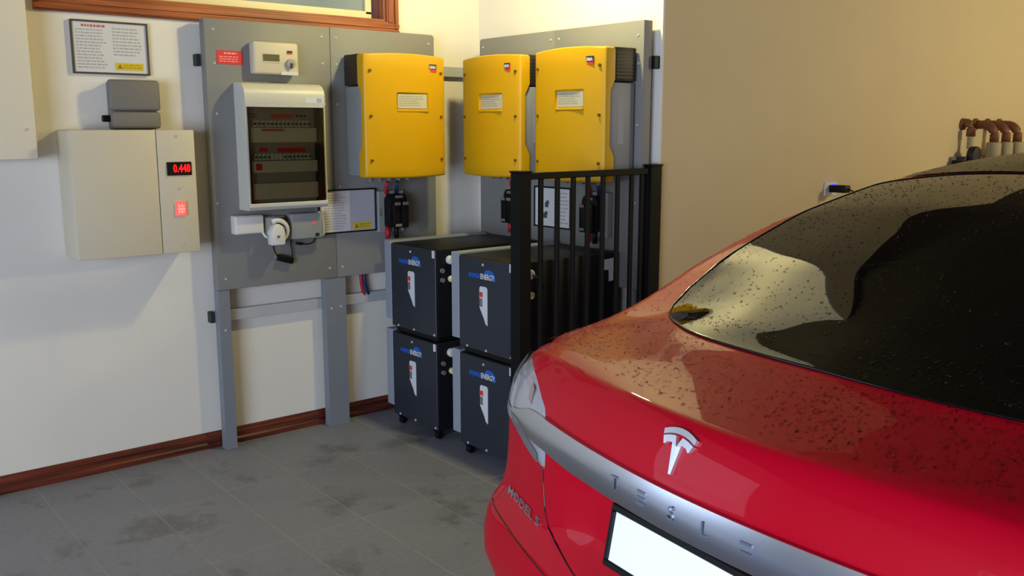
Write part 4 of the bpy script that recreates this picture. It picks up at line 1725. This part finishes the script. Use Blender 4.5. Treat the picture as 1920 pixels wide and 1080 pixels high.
M_letter = mat('bar_letter_metal', (150, 158, 176), 0.35, metal=1.0)
for ch, u in (('T', -0.151), ('E', -0.075), ('S', 0.0), ('L', 0.073), ('A', 0.155)):
    if ch == 'E' or ch == 'A':
        me = bpy.data.meshes.new('bar_letter')
        mbb = MB()
        nb = 3 if ch == 'E' else 2
        for k in range(nb):
            zc = (-0.010 + k * 0.010) if ch == 'E' else (-0.006 + k * 0.014)
            mbb.box(-0.011, 0.011, zc - 0.0022, zc + 0.0022, -0.001, 0.0012)
        mbb.bm.to_mesh(me)
        mbb.bm.free()
    else:
        me = text_verts(ch, 0.034, 0.0012)
    on_tail(me, u, 0.887, 0.0132, M_letter, 'bar_letter', bar)

# emblem: curved cap above a tapering stem
def poly_mesh(pts, t):
    bm = bmesh.new()
    A = [bm.verts.new((x, y, -t)) for x, y in pts]
    B = [bm.verts.new((x, y, t)) for x, y in pts]
    n = len(pts)
    f = bm.faces.new(B)
    for i in range(n):
        bm.faces.new((A[i], A[(i + 1) % n], B[(i + 1) % n], B[i]))
    bmesh.ops.recalc_face_normals(bm, faces=bm.faces)
    bmesh.ops.triangulate(bm, faces=[f])
    me = bpy.data.meshes.new('emblem')
    bm.to_mesh(me)
    bm.free()
    return me


def arc(x0, x1, base, drop, n=12):
    return [(x0 + (x1 - x0) * k / n, base - drop * ((x0 + (x1 - x0) * k / n) / 0.041) ** 2) for k in range(n + 1)]


EK = 0.93
cap = arc(-0.041, 0.041, 0.0365, 0.0085) + arc(0.0385, -0.0385, 0.0275, 0.0085)
stem = arc(-0.0375, -0.0085, 0.0245, 0.0085, 5) + [(0.0, 0.0075)] + arc(0.0085, 0.0375, 0.0245, 0.0085, 5) + \
    [(0.0325, 0.0065), (0.0300, 0.0052), (0.0240, 0.0105), (0.0125, 0.0125), (0.0110, 0.0105), (0.0028, -0.0385), (-0.0028, -0.0385), (-0.0110, 0.0105), (-0.0125, 0.0125), (-0.0240, 0.0105), (-0.0300, 0.0052), (-0.0325, 0.0065)]
cap = [(x * EK, y * EK) for x, y in cap]
stem = [(x * EK, y * EK) for x, y in stem]
M_emb = mat('satin_emblem_metal', (214, 218, 228), 0.35, metal=0.75)
em = on_tail(poly_mesh(stem, 0.0035), -0.022, 0.980, 0.0035, M_emb, 'emblem', car)
on_tail(poly_mesh(cap, 0.0035), -0.022, 0.980, 0.0035, M_emb, 'emblem_cap', em)

# badge at the left of the lid
me = text_verts('MODEL S', 0.026, 0.0016, 0.0006)
bw = max(v.co.x for v in me.vertices) - min(v.co.x for v in me.vertices)
for v in me.vertices:
    v.co.x *= 0.205 / bw
on_tail(me, -0.550, 0.692, 0.002, M_carchrome, 'badge_lettering', car)

# number plate in its black holder
pl_ = bpy.data.objects.new('number_plate', None)
plm = MB()
cz, ch_ = 0.777, 0.0575
yv = 0.008
pf = MB()
hw = 0.188
pf.box(-hw, hw, -0.004, 0.010, -ch_, -ch_ + 0.012, 0.002, 1)
pf.box(-hw, hw, -0.004, 0.010, ch_ - 0.013, ch_, 0.002, 1)
pf.box(-hw, -hw + 0.012, -0.004, 0.010, -ch_ + 0.012, ch_ - 0.013, 0.002, 1)
pf.box(hw - 0.012, hw, -0.004, 0.010, -ch_ + 0.012, ch_ - 0.013, 0.002, 1)
pf.box(-hw + 0.004, hw - 0.004, 0.004, 0.024, -ch_ + 0.004, ch_ - 0.004)
fr_ = pf.build('plate_holder', M_black, car)
fr_.location = (0, yv, cz)
fr_.rotation_euler = (math.radians(-11), 0, 0)
MB().box(-hw + 0.011, hw - 0.011, 0.0, 0.004, -ch_ + 0.011, ch_ - 0.012).build('plate', M_plate, fr_)

# panel gaps of the lid and bumper
def gap(pts, name):
    P = []
    for i in range(len(pts) - 1):
        for k in range(6):
            f = k / 6
            P.append((pts[i][0] + (pts[i + 1][0] - pts[i][0]) * f, pts[i][1] + (pts[i + 1][1] - pts[i][1]) * f))
    P.append(pts[-1])
    MB().tube([tail_at(u, z, 0.0002) for u, z in P], 0.0017, 6).build(name, M_trim, car)


for s in (-1, 1):
    gap([(s * 0.449, 0.815), (s * 0.446, 0.78), (s * 0.434, 0.73), (s * 0.41, 0.70), (s * 0.369, 0.683), (s * 0.277, 0.661), (s * 0.15, 0.655), (0, 0.653)], 'lid_gap')
    gap([(s * 0.74, 0.64), (s * 0.65, 0.630), (s * 0.563, 0.624), (s * 0.369, 0.619), (0, 0.615)], 'bumper_gap')
tail_strip(-0.55, 0.55, 0.235, 0.40, 30, 0.006, 'rear_valance', M_trim, car)

# wheels
for (v, u) in WH:
    for s in (-1, 1):
        mb = MB()
        mb.cyl((0, 0, 0), (1, 0, 0), 0.345, 0.235, 40, bev=0.025)
        ty = mb.build('wheel', M_tyre, car, 40)
        ty.location = (s * 0.825, v, 0.345)
        mb = MB()
        x0 = s * 0.112
        for k in range(9):
            a = k * 2 * math.pi / 9
            mb.tube([(x0, 0.05 * math.cos(a), 0.05 * math.sin(a)), (x0 + s * 0.008, 0.24 * math.cos(a + 0.12), 0.24 * math.sin(a + 0.12))], 0.016, 6)
        mb.cyl((x0, 0, 0), (1, 0, 0), 0.06, 0.03, 20)
        ring = [(x0 + s * 0.004, 0.245 * math.cos(k * math.pi / 20), 0.245 * math.sin(k * math.pi / 20)) for k in range(41)]
        mb.tube(ring, 0.012, 6)
        mb.build('rim', M_rim, ty)
        MB().cyl((s * 0.108, 0, 0), (1, 0, 0), 0.235, 0.012, 30).build('rim_well', M_black, ty)

# rain drops on the glass, the deck and the shoulders
rng = random.Random(3)
verts, faces = [], []
ring_n = 7


def drop(p, n, r):
    n = Vector(n)
    a = n.orthogonal().normalized()
    b = n.cross(a)
    base = len(verts)
    st = rng.uniform(0.8, 1.35)
    for (rr, hh) in ((1.0, 0.0), (0.80, 0.30), (0.42, 0.50)):
        for k in range(ring_n):
            t = 2 * math.pi * k / ring_n
            q = Vector(p) + (a * math.cos(t) * st + b * math.sin(t)) * r * rr + n * r * hh
            verts.append(tuple(q))
    verts.append(tuple(Vector(p) + n * r * 0.56))
    for lv in range(2):
        for k in range(ring_n):
            k2 = (k + 1) % ring_n
            faces.append((base + lv * ring_n + k, base + lv * ring_n + k2, base + (lv + 1) * ring_n + k2, base + (lv + 1) * ring_n + k))
    tp = base + 3 * ring_n
    for k in range(ring_n):
        faces.append((base + 2 * ring_n + k, base + 2 * ring_n + (k + 1) % ring_n, tp))


def add_drops(n, ur, vr, rr, off):
    c = 0
    while c < n:
        u, v = rng.uniform(*ur), rng.uniform(*vr)
        lipv = 0.075 + 0.3 * u * u
        if v < lipv:
            continue
        q = surf_patch([[(u, v)]], None, 0.0)[0][0]
        q2 = surf_patch([[(u, v)]], None, 1.0)[0][0]
        n_ = q2 - q
        g = v > glass_bottom(min(abs(u), .6)) and abs(u) < glass_side(min(v, 1.3))
        drop(q + n_ * (0.0042 if g else 0.0002), n_, rng.uniform(*rr) * (1.4 if rng.random() < 0.1 else 1))
        c += 1


add_drops(2300, (-0.72, 0.74), (0.06, 0.45), (0.0008, 0.0025), 0)
add_drops(700, (0.05, 0.72), (0.10, 0.45), (0.0014, 0.0030), 0)
add_drops(2600, (-0.62, 0.62), (0.35, 1.35), (0.0010, 0.0028), 0)
add_drops(1500, (-0.60, 0.60), (1.32, 2.4), (0.0010, 0.0028), 0)
add_drops(500, (-0.74, -0.60), (0.3, 1.3), (0.0009, 0.0022), 0)
me = bpy.data.meshes.new('rain_drops')
me.from_pydata(verts, [], faces)
for p in me.polygons:
    p.use_smooth = True
me.materials.append(M_water)
o = bpy.data.objects.new('rain_drops', me)
C.objects.link(o)
o.parent = car
o['kind'] = 'stuff'
